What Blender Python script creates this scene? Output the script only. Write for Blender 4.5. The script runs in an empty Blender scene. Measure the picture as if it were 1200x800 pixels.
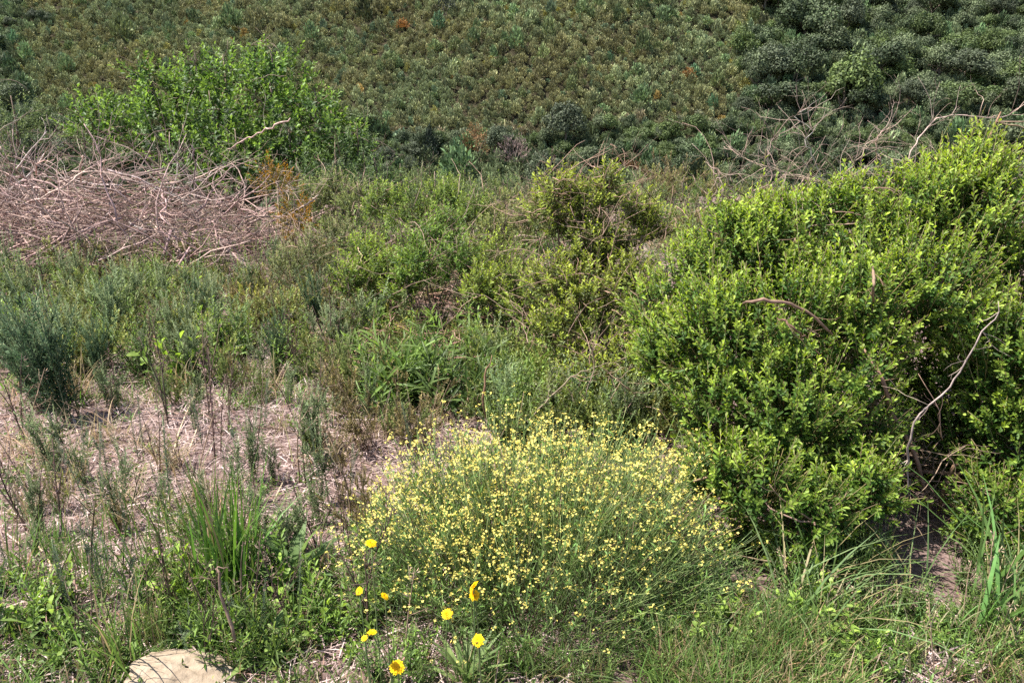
import bpy, math
import numpy as np
from mathutils import Vector, Matrix

# ------------------------------------------------------------------ camera, sky, sun, exposure
scene = bpy.context.scene
COL = scene.collection
CAM = np.array([0.0, 0.0, 1.65]); PITCH = math.radians(19.0); F = 924.0
cam_d = bpy.data.cameras.new('camera'); cam = bpy.data.objects.new('camera', cam_d); COL.objects.link(cam)
cam.location = CAM; cam.rotation_euler = (math.radians(90) - PITCH, 0, 0)
cam_d.sensor_width = 36.0; cam_d.lens = 36.0 * F / 1200.0; cam_d.clip_start = 0.05; cam_d.clip_end = 2000.0
scene.camera = cam

SUN = np.array([-0.45, 0.0, 0.88]); SUN /= np.linalg.norm(SUN)
world = bpy.data.worlds.new('World'); scene.world = world; world.use_nodes = True
nt = world.node_tree; bg = nt.nodes['Background']
sky = nt.nodes.new('ShaderNodeTexSky'); sky.sky_type = 'NISHITA'; sky.sun_disc = False
sky.sun_elevation = math.asin(SUN[2]); sky.sun_rotation = math.atan2(SUN[0], SUN[1])
sky.air_density = 1.0; sky.dust_density = 1.0; sky.ozone_density = 1.0
nt.links.new(sky.outputs[0], bg.inputs[0]); bg.inputs[1].default_value = 0.09
sl = bpy.data.lights.new('sun', 'SUN'); sl.energy = 5.0; sl.angle = math.radians(0.5); sl.color = (1.0, 0.95, 0.87)
sun = bpy.data.objects.new('sun', sl); COL.objects.link(sun); sun.location = (-20, 10, 40)
sun.rotation_euler = Vector(SUN).to_track_quat('Z', 'Y').to_euler()
scene.view_settings.view_transform = 'Standard'; scene.view_settings.look = 'None'
scene.view_settings.gamma = 1.0; scene.view_settings.use_curve_mapping = False
scene.view_settings.exposure = 1.35
scene.render.engine = 'CYCLES'
cy = scene.cycles
cy.max_bounces = 6; cy.diffuse_bounces = 3; cy.glossy_bounces = 2; cy.transmission_bounces = 4; cy.transparent_max_bounces = 4
cy.use_denoising = False

rng = np.random.default_rng(7)

# ------------------------------------------------------------------ small maths
def nrm(a): return a / np.maximum(np.linalg.norm(a, axis=-1, keepdims=True), 1e-9)
def sn(x, y, s, seed=0.0):
    x = np.asarray(x, float) / s; y = np.asarray(y, float) / s
    return (np.sin(1.3*x + 2.1*y + seed) + np.sin(-2.3*x + 1.1*y + 1.7*seed + 1) + np.sin(3.1*x + 2.7*y + .6*seed + 4)
            + np.sin(2.2*x - 3.7*y + 2.4*seed + 2)) * .25
def H(x, y):
    x = np.asarray(x, float); y = np.asarray(y, float)
    e = 12.3 + .9*np.sin(x*.25 + .5)
    q = np.maximum(0, y - e)
    z1 = -.03*y - .42*q*q/(q + 4.0) + .04*sn(x, y, .9) + .015*sn(x, y, .22, 3.)
    yy = np.minimum(y, 210.) + 50*(1 - np.exp(-np.maximum(0, y - 210.)/50.))
    z2 = -12 + .5*(yy - 100) + 1.6*sn(x, y, 22, 1.) + 3.0*np.sin(x/34. + .8)*np.clip((y - 95)/60., 0, 1)
    k = 2.0; m = np.maximum(z1, z2)
    far = m + np.log(np.exp(np.clip((z1 - m)/k, -40, 0)) + np.exp(np.clip((z2 - m)/k, -40, 0)))*k
    return np.where(y < 40, z1, far)
def ray(px, py):
    u = (px - 600.)/F; v = (400. - py)/F
    cp, sp = math.cos(PITCH), math.sin(PITCH)
    return np.array([u, cp + v*sp, -sp + v*cp])
TS = np.geomspace(1.2, 400, 1400)
def gp(px, py):
    d = ray(px, py); P = CAM + d*TS[:, None]; g = P[:, 2] - H(P[:, 0], P[:, 1]); i = int(np.argmax(g < 0))
    if i == 0: return P[-1]
    f = g[i-1]/(g[i-1] - g[i]); return P[i-1]*(1 - f) + P[i]*f
def at(px, py, Y):
    d = ray(px, py); return CAM + d*(Y/d[1])
def proj(P):
    P = np.asarray(P, float) - CAM
    cp, sp = math.cos(PITCH), math.sin(PITCH)
    w = P[..., 1]*cp - P[..., 2]*sp
    v = P[..., 1]*sp + P[..., 2]*cp
    w = np.maximum(w, .01)
    return 600 + F*P[..., 0]/w, 400 - F*v/w, w

# ------------------------------------------------------------------ materials
def col_mat(name, rough=.5, trans=.0, var=.12, spec=.3, inst=False, noise=60., bump=0.0):
    m = bpy.data.materials.new(name); m.use_nodes = True
    n = m.node_tree.nodes; l = m.node_tree.links; n.clear()
    out = n.new('ShaderNodeOutputMaterial'); a = n.new('ShaderNodeAttribute'); a.attribute_name = 'Col'
    tc = n.new('ShaderNodeTexCoord'); tx = n.new('ShaderNodeTexNoise'); tx.inputs['Scale'].default_value = noise
    tx.inputs['Detail'].default_value = 2
    l.new(tc.outputs['Object'], tx.inputs['Vector'])
    mr = n.new('ShaderNodeMapRange'); mr.inputs[1].default_value = .25; mr.inputs[2].default_value = .75
    mr.inputs[3].default_value = 1 - var*1.6; mr.inputs[4].default_value = 1 + var*1.6
    l.new(tx.outputs[0], mr.inputs[0])
    oi = n.new('ShaderNodeObjectInfo')
    m2 = n.new('ShaderNodeMapRange'); m2.inputs[3].default_value = 1 - var; m2.inputs[4].default_value = 1 + var
    l.new(oi.outputs['Random'], m2.inputs[0])
    mu = n.new('ShaderNodeMath'); mu.operation = 'MULTIPLY'; l.new(mr.outputs[0], mu.inputs[0]); l.new(m2.outputs[0], mu.inputs[1])
    src = a.outputs['Color']
    if inst:
        ia = n.new('ShaderNodeAttribute'); ia.attribute_type = 'INSTANCER'; ia.attribute_name = 'icol'
        mx = n.new('ShaderNodeMix'); mx.data_type = 'RGBA'; mx.blend_type = 'MULTIPLY'; mx.inputs[0].default_value = 1
        l.new(src, mx.inputs[6]); l.new(ia.outputs['Color'], mx.inputs[7]); src = mx.outputs[2]
    vm = n.new('ShaderNodeVectorMath'); vm.operation = 'SCALE'
    l.new(src, vm.inputs[0]); l.new(mu.outputs[0], vm.inputs['Scale'])
    pb = n.new('ShaderNodeBsdfPrincipled'); pb.inputs['Roughness'].default_value = rough
    pb.inputs['Specular IOR Level'].default_value = spec
    l.new(vm.outputs[0], pb.inputs['Base Color'])
    if bump > 0:
        b = n.new('ShaderNodeBump'); b.inputs['Strength'].default_value = bump; b.inputs['Distance'].default_value = .004
        l.new(tx.outputs[0], b.inputs['Height']); l.new(b.outputs[0], pb.inputs['Normal'])
    if trans > 0:
        tr = n.new('ShaderNodeBsdfTranslucent')
        hs = n.new('ShaderNodeHueSaturation'); hs.inputs['Hue'].default_value = .493; hs.inputs['Saturation'].default_value = 1.12; hs.inputs['Value'].default_value = 1.25
        l.new(vm.outputs[0], hs.inputs['Color']); l.new(hs.outputs[0], tr.inputs['Color'])
        ms = n.new('ShaderNodeMixShader'); ms.inputs[0].default_value = trans
        l.new(pb.outputs[0], ms.inputs[1]); l.new(tr.outputs[0], ms.inputs[2]); l.new(ms.outputs[0], out.inputs[0])
    else:
        l.new(pb.outputs[0], out.inputs[0])
    return m
M_LEAF = col_mat('leaf', .5, .42, .14, .28)
M_SOFT = col_mat('soft_leaf', .7, .32, .14, .15)
M_STEM = col_mat('stem', .6, 0, .2, .3, noise=45)
M_WOOD = col_mat('dead_wood', .8, 0, .28, .15, noise=30, bump=.5)
M_PETAL = col_mat('petal', .6, .35, .06, .2)
M_FAR = col_mat('far_leaf', .6, .14, .2, .25, inst=False, noise=1.2)
M_FARI = col_mat('far_leaf_scattered', .6, .14, .2, .25, inst=True, noise=1.2)
M_NEARI = col_mat('leaf_scattered', .5, .36, .15, .35, inst=True)
M_STRAW = col_mat('straw', .75, .12, .25, .2, inst=False, noise=20)

def soil_mat(name, stops, s1, s2, bump, dist):
    m = bpy.data.materials.new(name); m.use_nodes = True
    n = m.node_tree.nodes; l = m.node_tree.links; pb = n['Principled BSDF']; pb.inputs['Roughness'].default_value = .95
    pb.inputs['Specular IOR Level'].default_value = .1
    tc = n.new('ShaderNodeTexCoord')
    t1 = n.new('ShaderNodeTexNoise'); t1.inputs['Scale'].default_value = s1; t1.inputs['Detail'].default_value = 8; t1.inputs['Roughness'].default_value = .7
    t2 = n.new('ShaderNodeTexNoise'); t2.inputs['Scale'].default_value = s2; t2.inputs['Detail'].default_value = 6
    l.new(tc.outputs['Object'], t1.inputs[0]); l.new(tc.outputs['Object'], t2.inputs[0])
    mx = n.new('ShaderNodeMath'); mx.operation = 'ADD'; l.new(t1.outputs[0], mx.inputs[0]); l.new(t2.outputs[0], mx.inputs[1])
    md = n.new('ShaderNodeMath'); md.operation = 'MULTIPLY'; md.inputs[1].default_value = .5; l.new(mx.outputs[0], md.inputs[0])
    cr = n.new('ShaderNodeValToRGB'); e = cr.color_ramp.elements
    e[0].position, e[0].color = stops[0][0], (*stops[0][1], 1); e[1].position, e[1].color = stops[-1][0], (*stops[-1][1], 1)
    for p, c in stops[1:-1]:
        k = e.new(p); k.color = (*c, 1)
    l.new(md.outputs[0], cr.inputs[0]); l.new(cr.outputs[0], pb.inputs['Base Color'])
    b = n.new('ShaderNodeBump'); b.inputs['Strength'].default_value = bump; b.inputs['Distance'].default_value = dist
    l.new(t2.outputs[0], b.inputs['Height']); l.new(b.outputs[0], pb.inputs['Normal'])
    return m
M_SOIL = soil_mat('soil', [(.3, (.075, .05, .044)), (.48, (.155, .105, .094)), (.6, (.23, .165, .15)), (.75, (.32, .24, .22))], 5., 70., .8, .02)
M_HILL = soil_mat('hill_soil_shaded', [(.3, (.020, .019, .011)), (.5, (.038, .033, .019)), (.7, (.07, .055, .034))], .06, 1.1, .6, .3)  # dark soil; shade of litter and shrub gaps is put into its colour
M_ROCK = soil_mat('rock', [(.3, (.20, .15, .105)), (.5, (.30, .235, .17)), (.7, (.38, .31, .235))], 9., 40., .7, .012)

# ------------------------------------------------------------------ mesh builder
class MB:
    def __init__(s): s.v = []; s.f = []; s.c = []; s.n = 0
    def add(s, V, T, C):
        s.v.append(V.reshape(-1, 3)); s.f.append(T.reshape(-1, 3) + s.n); s.c.append(C.reshape(-1, 3)); s.n += s.v[-1].shape[0]
    def mesh(s, name, mat):
        V = np.concatenate(s.v).astype(np.float32); T = np.concatenate(s.f).astype(np.int32); C = np.concatenate(s.c).astype(np.float32)
        me = bpy.data.meshes.new(name)
        me.vertices.add(len(V)); me.vertices.foreach_set('co', V.ravel())
        me.loops.add(T.size); me.loops.foreach_set('vertex_index', T.ravel())
        me.polygons.add(len(T)); me.polygons.foreach_set('loop_start', np.arange(0, T.size, 3, dtype=np.int32))
        try: me.polygons.foreach_set('loop_total', np.full(len(T), 3, np.int32))
        except Exception: pass
        a = me.attributes.new('Col', 'FLOAT_COLOR', 'POINT')
        a.data.foreach_set('color', np.concatenate([np.clip(C, 0, 1), np.ones((len(C), 1), np.float32)], 1).ravel())
        me.materials.append(mat); me.update(); me.validate(); return me
    def leaves(s, P, D, U, L, W, C, kind='d', fold=.18, curl=.15):
        N = len(P); P = np.asarray(P, float); D = nrm(np.asarray(D, float)); S = np.cross(D, U); S = nrm(S + 1e-6); Nn = np.cross(S, D)
        L = np.broadcast_to(L, (N,)).astype(float); W = np.broadcast_to(W, (N,)).astype(float); C = np.broadcast_to(C, (N, 3))
        cu = np.broadcast_to(curl, (N,)).astype(float)
        if kind == 'd':
            t = np.array([[0, 0, 0, 0], [.52, -.5, fold, 0], [.45, 0, 0, -.25], [.52, .5, fold, 0], [1, 0, 0, -1]])
            F_ = [[0, 1, 2], [0, 2, 3], [2, 1, 4], [2, 4, 3]]
        elif kind == 'q':
            t = np.array([[0, 0, 0, 0], [.5, -.5, fold, 0], [.5, .5, fold, 0], [1, 0, 0, -1]]); F_ = [[0, 1, 2], [1, 3, 2]]
        elif kind == 'o':   # obovate, wide towards the tip
            t = np.array([[0, 0, 0, 0], [.55, -.42, fold, -.1], [.5, 0, 0, -.2], [.55, .42, fold, -.1], [.88, -.3, fold*.6, -.7], [.88, .3, fold*.6, -.7], [1, 0, 0, -1]])
            F_ = [[0, 1, 2], [0, 2, 3], [2, 1, 4], [2, 4, 6], [2, 6, 5], [2, 5, 3]]
        else:               # long
            t = np.array([[0, 0, 0, 0], [.28, -.42, fold, -.06], [.28, 0, 0, -.06], [.28, .42, fold, -.06],
                          [.65, -.4, fold, -.4], [.65, 0, 0, -.4], [.65, .4, fold, -.4], [1, 0, 0, -1]])
            F_ = [[0, 1, 2], [0, 2, 3], [2, 1, 4], [2, 4, 5], [3, 2, 5], [3, 5, 6], [5, 4, 7], [5, 7, 6]]
        k = len(t)
        V = (P[:, None] + D[:, None]*(t[None, :, 0, None]*L[:, None, None]) + S[:, None]*(t[None, :, 1, None]*W[:, None, None])
             + Nn[:, None]*((t[None, :, 2]*W[:, None] + t[None, :, 3]*(cu*L)[:, None])[..., None]))
        T = np.array(F_)[None] + (np.arange(N)*k)[:, None, None]
        s.add(V, T, np.repeat(C[:, None], k, 1))
    def tubes(s, paths, R, C, sides=3):
        paths = np.asarray(paths, float); N, K, _ = paths.shape
        R = np.broadcast_to(R, (N, K)); C = np.broadcast_to(C, (N, 3))
        T = nrm(np.gradient(paths, axis=1)); ref = np.where(np.abs(T[:, :1, 2:3]) > .8, np.array([1., .13, 0]), np.array([.1, .05, 1.]))
        A = nrm(np.cross(T, np.broadcast_to(ref, T.shape))); B = np.cross(T, A)
        th = np.arange(sides)*2*math.pi/sides
        V = paths[:, :, None] + (A[:, :, None]*np.cos(th)[None, None, :, None] + B[:, :, None]*np.sin(th)[None, None, :, None])*R[:, :, None, None]
        i = np.arange(K - 1)[:, None]; j = np.arange(sides)[None]; j2 = (j + 1) % sides
        a = i*sides + j; b = i*sides + j2; c = (i + 1)*sides + j2; d = (i + 1)*sides + j
        tri = np.stack([np.stack([a, b, c], -1), np.stack([a, c, d], -1)], 2).reshape(-1, 3)
        # end caps
        cap = []
        for q in range(1, sides - 1):
            cap += [[0, q + 1, q], [(K-1)*sides, (K-1)*sides + q, (K-1)*sides + q + 1]]
        tri = np.concatenate([tri, np.array(cap)])
        s.add(V, tri[None] + (np.arange(N)*K*sides)[:, None, None], np.repeat(np.repeat(C[:, None, None], K, 1), sides, 2))
    def blades(s, P, A, L, W, lean, C, K=5, up=None):
        """grass blades: base P, azimuth A, length L, width W, lean 0 (upright) .. 1 (arching over)"""
        N = len(P); t = np.linspace(0, 1, K)[None]
        h = np.stack([np.cos(A), np.sin(A), np.zeros(N)], -1)
        lean = np.broadcast_to(lean, (N,))[:, None]
        ang = lean*(.25 + 1.6*t)          # angle from the vertical grows along the blade
        ds = (L/(K-1))[:, None]
        r = np.cumsum(np.sin(ang)*ds, 1) - np.sin(ang[:, :1])*ds; z = np.cumsum(np.cos(ang)*ds, 1) - np.cos(ang[:, :1])*ds
        C0 = P[:, None] + h[:, None]*r[..., None] + np.array([0, 0, 1.])*z[..., None]
        side = np.stack([-np.sin(A), np.cos(A), np.zeros(N)], -1)[:, None]
        tw = rng.normal(0, .5, N)[:, None, None]
        side = nrm(side + tw*np.stack([np.cos(A), np.sin(A), np.full(N, .3)], -1)[:, None])
        w = (W[:, None]*np.array([.7, 1, .9, .6, .06]) if K == 5 else W[:, None]*np.interp(t[0], [0, .3, .7, 1], [.7, 1, .75, .05]))[..., None]*.5
        V = np.stack([C0 - side*w, C0 + side*w], 2)
        i = np.arange(K-1)*2
        tri = np.concatenate([np.stack([i, i+1, i+3], -1), np.stack([i, i+3, i+2], -1)])
        s.add(V, tri[None] + (np.arange(N)*K*2)[:, None, None], np.repeat(np.broadcast_to(C, (N, 3))[:, None], K*2, 1))

def rdir(N, zmin=-1., zmax=1.):
    z = rng.uniform(zmin, zmax, N); a = rng.uniform(0, 2*math.pi, N); r = np.sqrt(np.maximum(0, 1 - z*z))
    return np.stack([r*np.cos(a), r*np.sin(a), z], -1)
def jcol(c, N, v=.15, hue=.06):
    return np.clip(np.array(c)[None]*(1 + rng.normal(0, v, (N, 1)))*(1 + rng.normal(0, hue, (N, 3))), .002, 1)
def mix(a, b, t): return np.array(a)[None]*(1 - t[:, None]) + np.array(b)[None]*t[:, None]

def shoot_leaves(mb, P, D, L, n, ll, lw, a0, a1, c0, c1, kind='d', bend=.0, start=.05, cv=.14, fold=.18, curl=.15, taper=.35, youth=None):
    """n leaves in a spiral on each shoot; c0 colour of old leaves, c1 of young ones at the tip"""
    S = len(P); D = nrm(np.asarray(D, float)); L = np.broadcast_to(L, (S,))
    t = (start + (1 - start)*(np.arange(n) + .5)/n)[None] + rng.normal(0, .25/n, (S, n)); t = np.clip(t, 0, 1)
    ref = nrm(np.cross(D, rdir(S))); r2 = np.cross(D, ref)
    az = np.arange(n)[None]*2.4 + rng.uniform(0, 6.28, (S, 1)) + rng.normal(0, .3, (S, n))
    rad = ref[:, None]*np.cos(az)[..., None] + r2[:, None]*np.sin(az)[..., None]
    DD = nrm(D[:, None] + np.array([0, 0, bend])[None, None]*t[..., None])
    pos = np.asarray(P)[:, None] + D[:, None]*(L[:, None]*t)[..., None] + np.array([0, 0, bend])*(L[:, None]*t*t*.5)[..., None]
    ang = a0 + (a1 - a0)*t + rng.normal(0, .18, (S, n))
    ld = DD*np.cos(ang)[..., None] + rad*np.sin(ang)[..., None]
    U = DD*np.sin(ang)[..., None] - rad*np.cos(ang)[..., None]
    U = -U + rng.normal(0, .25, U.shape)
    U = np.where((U*DD).sum(-1, keepdims=True) < 0, -U, U)
    lens = ll*(1 - taper*t)*rng.uniform(.7, 1.2, (S, n)); wid = lw*(1 - taper*t)*rng.uniform(.75, 1.2, (S, n))
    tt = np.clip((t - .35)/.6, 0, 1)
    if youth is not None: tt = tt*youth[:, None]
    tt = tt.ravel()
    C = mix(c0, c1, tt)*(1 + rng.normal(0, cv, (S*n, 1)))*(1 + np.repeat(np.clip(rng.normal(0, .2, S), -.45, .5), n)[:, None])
    mb.leaves(pos.reshape(-1, 3), ld.reshape(-1, 3), U.reshape(-1, 3), lens.ravel(), wid.ravel(), np.clip(C, .003, 1), kind, fold, curl)

def curve_paths(P, D, L, K=5, bend=0.0, wob=.05):
    """stems from P along D with a vertical bend and some wobble"""
    N = len(P); t = np.linspace(0, 1, K)[None, :, None]; L = np.broadcast_to(L, (N,))[:, None, None]
    w = np.cumsum(rng.normal(0, wob, (N, K, 3)), 1); w[:, 0] = 0
    return np.asarray(P)[:, None] + nrm(np.asarray(D, float))[:, None]*L*t + np.array([0, 0, 1.])*(bend*L*t*t) + w*L/ K

def wander(p0, d0, L, K, kink, grav=0.):
    pts = [np.array(p0, float)]; d = np.array(d0, float); d /= np.linalg.norm(d)
    for i in range(K - 1):
        d = d + rng.normal(0, kink, 3) + np.array([0, 0, grav]); d /= np.linalg.norm(d)
        pts.append(pts[-1] + d*L/(K - 1))
    return np.array(pts)
def twig_tree(p0, d0, L, r, depth, kink=.25, nb=(2, 4), grav=0., spread=.9, out=None, K=7, rt=.35):
    """recursive bare branching; returns list of (path, radii)"""
    if out is None: out = []
    p = wander(p0, d0, L, K, kink, grav); rr = np.linspace(r, r*rt, K); out.append((p, rr))
    if depth > 0:
        for _ in range(rng.integers(nb[0], nb[1] + 1)):
            i = int(rng.integers(2, K)); i = min(i, K - 2)
            d = nrm((p[i + 1] - p[i])[None])[0] + rng.normal(0, spread*.6, 3)
            twig_tree(p[i], d, L*rng.uniform(.35, .65), rr[i]*.6, depth - 1, kink*1.1, nb, grav, spread, out, K, rt)
    return out
def add_branches(mb, out, c, sides=4, v=.15):
    out = [o for o in out]
    mb.tubes(np.array([o[0] for o in out]), np.array([o[1] for o in out]), jcol(c, len(out), v, .03), sides)
def smooth_path(pts, K):
    pts = np.array(pts, float); n = len(pts); tt = np.linspace(0, n - 1, K)
    P = np.vstack([2*pts[0] - pts[1], pts, 2*pts[-1] - pts[-2]]); o = []
    for t in tt:
        i = min(int(t), n - 2); f = t - i; a, b, c, d = P[i], P[i+1], P[i+2], P[i+3]
        o.append(.5*((2*b) + (-a + c)*f + (2*a - 5*b + 4*c - d)*f*f + (-a + 3*b - 3*c + d)*f**3))
    return np.array(o)

# ------------------------------------------------------------------ objects
def tag(o, label, cat, group=None, kind=None):
    if label: o['label'] = label
    if cat: o['category'] = cat
    if group: o['group'] = group
    if kind or cat: o['kind'] = kind or 'thing'
    return o
def mobj(name, me, parent=None):
    o = bpy.data.objects.new(name, me); COL.objects.link(o)
    if parent: o.parent = parent
    return o
def thing(name, label, cat, loc=(0, 0, 0), rz=0., sc=1., group=None, tilt=(0., 0.)):
    o = bpy.data.objects.new(name, None); COL.objects.link(o); o.location = loc; o.rotation_euler = (tilt[0], tilt[1], rz)
    o.scale = (sc, sc, sc) if np.isscalar(sc) else sc
    o.empty_display_size = .05
    return tag(o, label, cat, group)
def place(var, name, label, cat, loc, sc, group=None, rz=None, tilt=None):
    """var: list of (part name, mesh)"""
    rz = rng.uniform(0, 6.28) if rz is None else rz
    tilt = rng.normal(0, .06, 2) if tilt is None else tilt
    if len(var) == 1:
        o = mobj(name, var[0][1]); o.location = loc; o.rotation_euler = (tilt[0], tilt[1], rz)
        o.scale = (sc, sc, sc) if np.isscalar(sc) else sc
        return tag(o, label, cat, group)
    t = thing(name, label, cat, loc, rz, sc, group, tilt)
    for pn, me in var:
        o = mobj(pn, me, t)
        if pn == 'seed_head': o['kind'] = 'stuff'
    return t

def scatter(name, label, cat, P, R, S, I, protos, icol):
    """one object of stuff: instances of proto meshes on points"""
    c = bpy.data.collections.new(name + '_source')
    for k, me in enumerate(protos):
        o = bpy.data.objects.new('%s_source_%02d' % (name, k), me); c.objects.link(o)
    me = bpy.data.meshes.new(name); N = len(P); me.vertices.add(N); me.vertices.foreach_set('co', np.asarray(P, np.float32).ravel())
    a = me.attributes.new('rot', 'FLOAT_VECTOR', 'POINT'); a.data.foreach_set('vector', np.asarray(R, np.float32).ravel())
    a = me.attributes.new('scl', 'FLOAT_VECTOR', 'POINT'); a.data.foreach_set('vector', np.asarray(S, np.float32).ravel())
    a = me.attributes.new('idx', 'INT', 'POINT'); a.data.foreach_set('value', np.asarray(I, np.int32))
    a = me.attributes.new('icol', 'FLOAT_COLOR', 'POINT'); a.data.foreach_set('color', np.concatenate([icol, np.ones((N, 1))], 1).astype(np.float32).ravel())
    o = mobj(name, me)
    g = bpy.data.node_groups.new(name, 'GeometryNodeTree')
    g.interface.new_socket('Geometry', in_out='INPUT', socket_type='NodeSocketGeometry'); g.interface.new_socket('Geometry', in_out='OUTPUT', socket_type='NodeSocketGeometry')
    n = g.nodes; l = g.links
    gi = n.new('NodeGroupInput'); go = n.new('NodeGroupOutput'); ip = n.new('GeometryNodeInstanceOnPoints')
    ci = n.new('GeometryNodeCollectionInfo'); ci.inputs['Collection'].default_value = c
    ci.inputs['Separate Children'].default_value = True; ci.inputs['Reset Children'].default_value = True
    def na(nm, ty):
        q = n.new('GeometryNodeInputNamedAttribute'); q.data_type = ty; q.inputs['Name'].default_value = nm
        return [s for s in q.outputs if s.enabled and s.name == 'Attribute'][0]
    er = n.new('FunctionNodeEulerToRotation')
    l.new(gi.outputs[0], ip.inputs['Points']); l.new(ci.outputs[0], ip.inputs['Instance']); ip.inputs['Pick Instance'].default_value = True
    l.new(na('idx', 'INT'), ip.inputs['Instance Index']); l.new(na('rot', 'FLOAT_VECTOR'), er.inputs[0]); l.new(er.outputs[0], ip.inputs['Rotation'])
    l.new(na('scl', 'FLOAT_VECTOR'), ip.inputs['Scale']); l.new(ip.outputs[0], go.inputs[0])
    md = o.modifiers.new('scatter', 'NODES'); md.node_group = g
    return tag(o, label, cat, kind='stuff')

# ------------------------------------------------------------------ the ground and the far hillside
def sheet(name, xs, ys, mat):
    X, Y = np.meshgrid(xs, ys); Z = H(X, Y)
    nx, ny = len(xs), len(ys); i = np.arange(ny - 1)[:, None]*nx + np.arange(nx - 1)[None]
    V = np.stack([X, Y, Z], -1).reshape(-1, 3)
    T = np.concatenate([np.stack([i, i + 1, i + nx + 1], -1).reshape(-1, 3), np.stack([i, i + nx + 1, i + nx], -1).reshape(-1, 3)])
    mb = MB(); mb.add(V, T, np.ones_like(V)*.5); me = mb.mesh(name, mat)
    me.polygons.foreach_set('use_smooth', np.ones(len(me.polygons), bool))
    return tag(mobj(name, me), None, None, kind='structure')
def spaced(a, b, d0, g):
    o = [a]; d = d0
    while o[-1] < b: o.append(o[-1] + d); d *= g
    return np.array(o)
half = spaced(0, 320, .06, 1.035); xs = np.concatenate([-half[:0:-1], half])
ys_pos = spaced(0, 59, .05, 1.012); ys_pos = ys_pos[ys_pos < 60]
ys = np.concatenate([-spaced(0, 60, .3, 1.2)[:0:-1], ys_pos, [60.]])
sheet('ground', xs, ys, M_SOIL)
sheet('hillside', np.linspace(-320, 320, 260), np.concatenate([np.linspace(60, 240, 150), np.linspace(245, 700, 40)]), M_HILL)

# ---- far shrubs
def dome_shrub(w, h, n, ll, lw, c0, c1, mat, name, cone=False, zmin=-.15):
    mb = MB(); d = rdir(n, zmin, 1.); r = rng.uniform(.55, 1.0, n)[:, None]*(1 + .22*sn(d[:, 0]*3, d[:, 1]*3 + d[:, 2]*2, 1., rng.uniform(0, 9)))[:, None]
    P = d*r*np.array([w*.5, w*.5, h*.62]); P[:, 2] += h*.38
    if cone:
        zz = np.clip(P[:, 2]/h, 0, 1); P[:, :2] *= (1.25 - 1.1*zz)[:, None]
    D = nrm(d + np.array([0, 0, .9]) + rng.normal(0, .35, (n, 3)))
    U = nrm(d*np.array([1, 1, .8]) + rng.normal(0, .28, (n, 3)))
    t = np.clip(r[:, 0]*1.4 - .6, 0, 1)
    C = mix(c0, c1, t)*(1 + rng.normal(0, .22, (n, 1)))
    mb.leaves(P, D, U, rng.uniform(.7, 1.3, n)*ll, rng.uniform(.7, 1.3, n)*lw, np.clip(C, .003, 1), 'q', .1, .1)
    return mb
def stem_mesh(h, r, n, c, name, spread=.5, sides=4):
    mb = MB(); out = []
    for _ in range(n): out += twig_tree((0, 0, -.1*h), (rng.normal(0, spread*.5), rng.normal(0, spread*.5), 1), h*rng.uniform(.7, 1), r, 1, .15, (1, 2))
    add_branches(mb, out, c, sides); return mb.mesh(name, M_WOOD)
fyn = [dome_shrub(1.25, 1.6, 260, .26, .13, (.095, .098, .05), (.34, .345, .20), M_FARI, 'f').mesh('fynbos_crown', M_FARI) for _ in range(6)]
fyn_own = []
for k in range(4):
    cc = [((.095, .098, .05), (.34, .345, .20)), ((.105, .098, .048), (.36, .335, .18)), ((.085, .095, .05), (.29, .33, .20)), ((.12, .10, .05), (.34, .285, .165))][k]
    fyn_own.append([('crown', dome_shrub(1.25, 1.6, 260, .26, .13, cc[0], cc[1], M_FAR, 'f').mesh('crown', M_FAR)), ('stem', stem_mesh(.9, .05, 3, (.12, .09, .06), 'stem'))])

def hill_points(x0, x1, y0, y1, step):
    gx, gy = np.meshgrid(np.arange(x0, x1, step), np.arange(y0, y1, step)); gx = gx.ravel(); gy = gy.ravel()
    gx = gx + rng.uniform(-.55, .55, len(gx))*step; gy = gy + rng.uniform(-.55, .55, len(gy))*step
    return gx, gy
def forest_line(y): return 25 + (y - 104)*.46
hx, hy = hill_points(-140, 140, 84, 180, .76)
hp = np.stack([hx, hy, H(hx, hy)], -1); u, v, w = proj(hp)
edge = forest_line(hy) + 4*sn(hx, hy, 6, 2.)
keep = (u > -220) & (u < 1420) & (v > -160) & (v < 330) 
hp = hp[keep]; u = u[keep]; v = v[keep]; wooded = ((hx > edge) | (hy < 109 + 2.0*sn(hx, hy, 9, 5.)) | (hx < -.56*hy - 3 + 5*sn(hx, hy, 7, 4.)))[keep]; hx = hx[keep]; hy = hy[keep]
inframe = ~wooded & (u > 0) & (u < 1200) & (v > 0) & (v < 200)
order = np.where(inframe)[0][np.argsort(hp[inframe][:, 1])]
own = order[:280]; rest = np.setdiff1d(np.arange(len(hp)), own)
pick = rng.integers(0, 4, len(own))
FL = ['olive green rounded heath shrub in the lowest rows of the far hillside', 'yellowish olive heath shrub in the lowest rows of the far hillside',
      'cool green heath shrub in the lowest rows of the far hillside', 'brownish heath shrub in the lowest rows of the far hillside']
for i, k in zip(own, pick):
    place(fyn_own[k], 'heath_shrub', FL[k], 'shrub', hp[i], tuple(np.array([1, 1, rng.uniform(.8, 1.35)])*np.exp(rng.normal(-.40, .28))), 'heath shrubs at the foot of the far hillside')
n = len(rest); q = hp[rest]
ic = np.ones((n, 3))*(1 + rng.normal(0, .2, (n, 1)))
br = np.clip(.5 + 1.1*sn(q[:, 0], q[:, 1], 13, 6.) + rng.normal(0, .35, n), 0, 1)[:, None]
ic = ic*(np.array([.92, 1.05, .88])*(1 - br) + np.array([1.05, .99, .78])*br)
sp = rng.uniform(0, 1, n)
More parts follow.
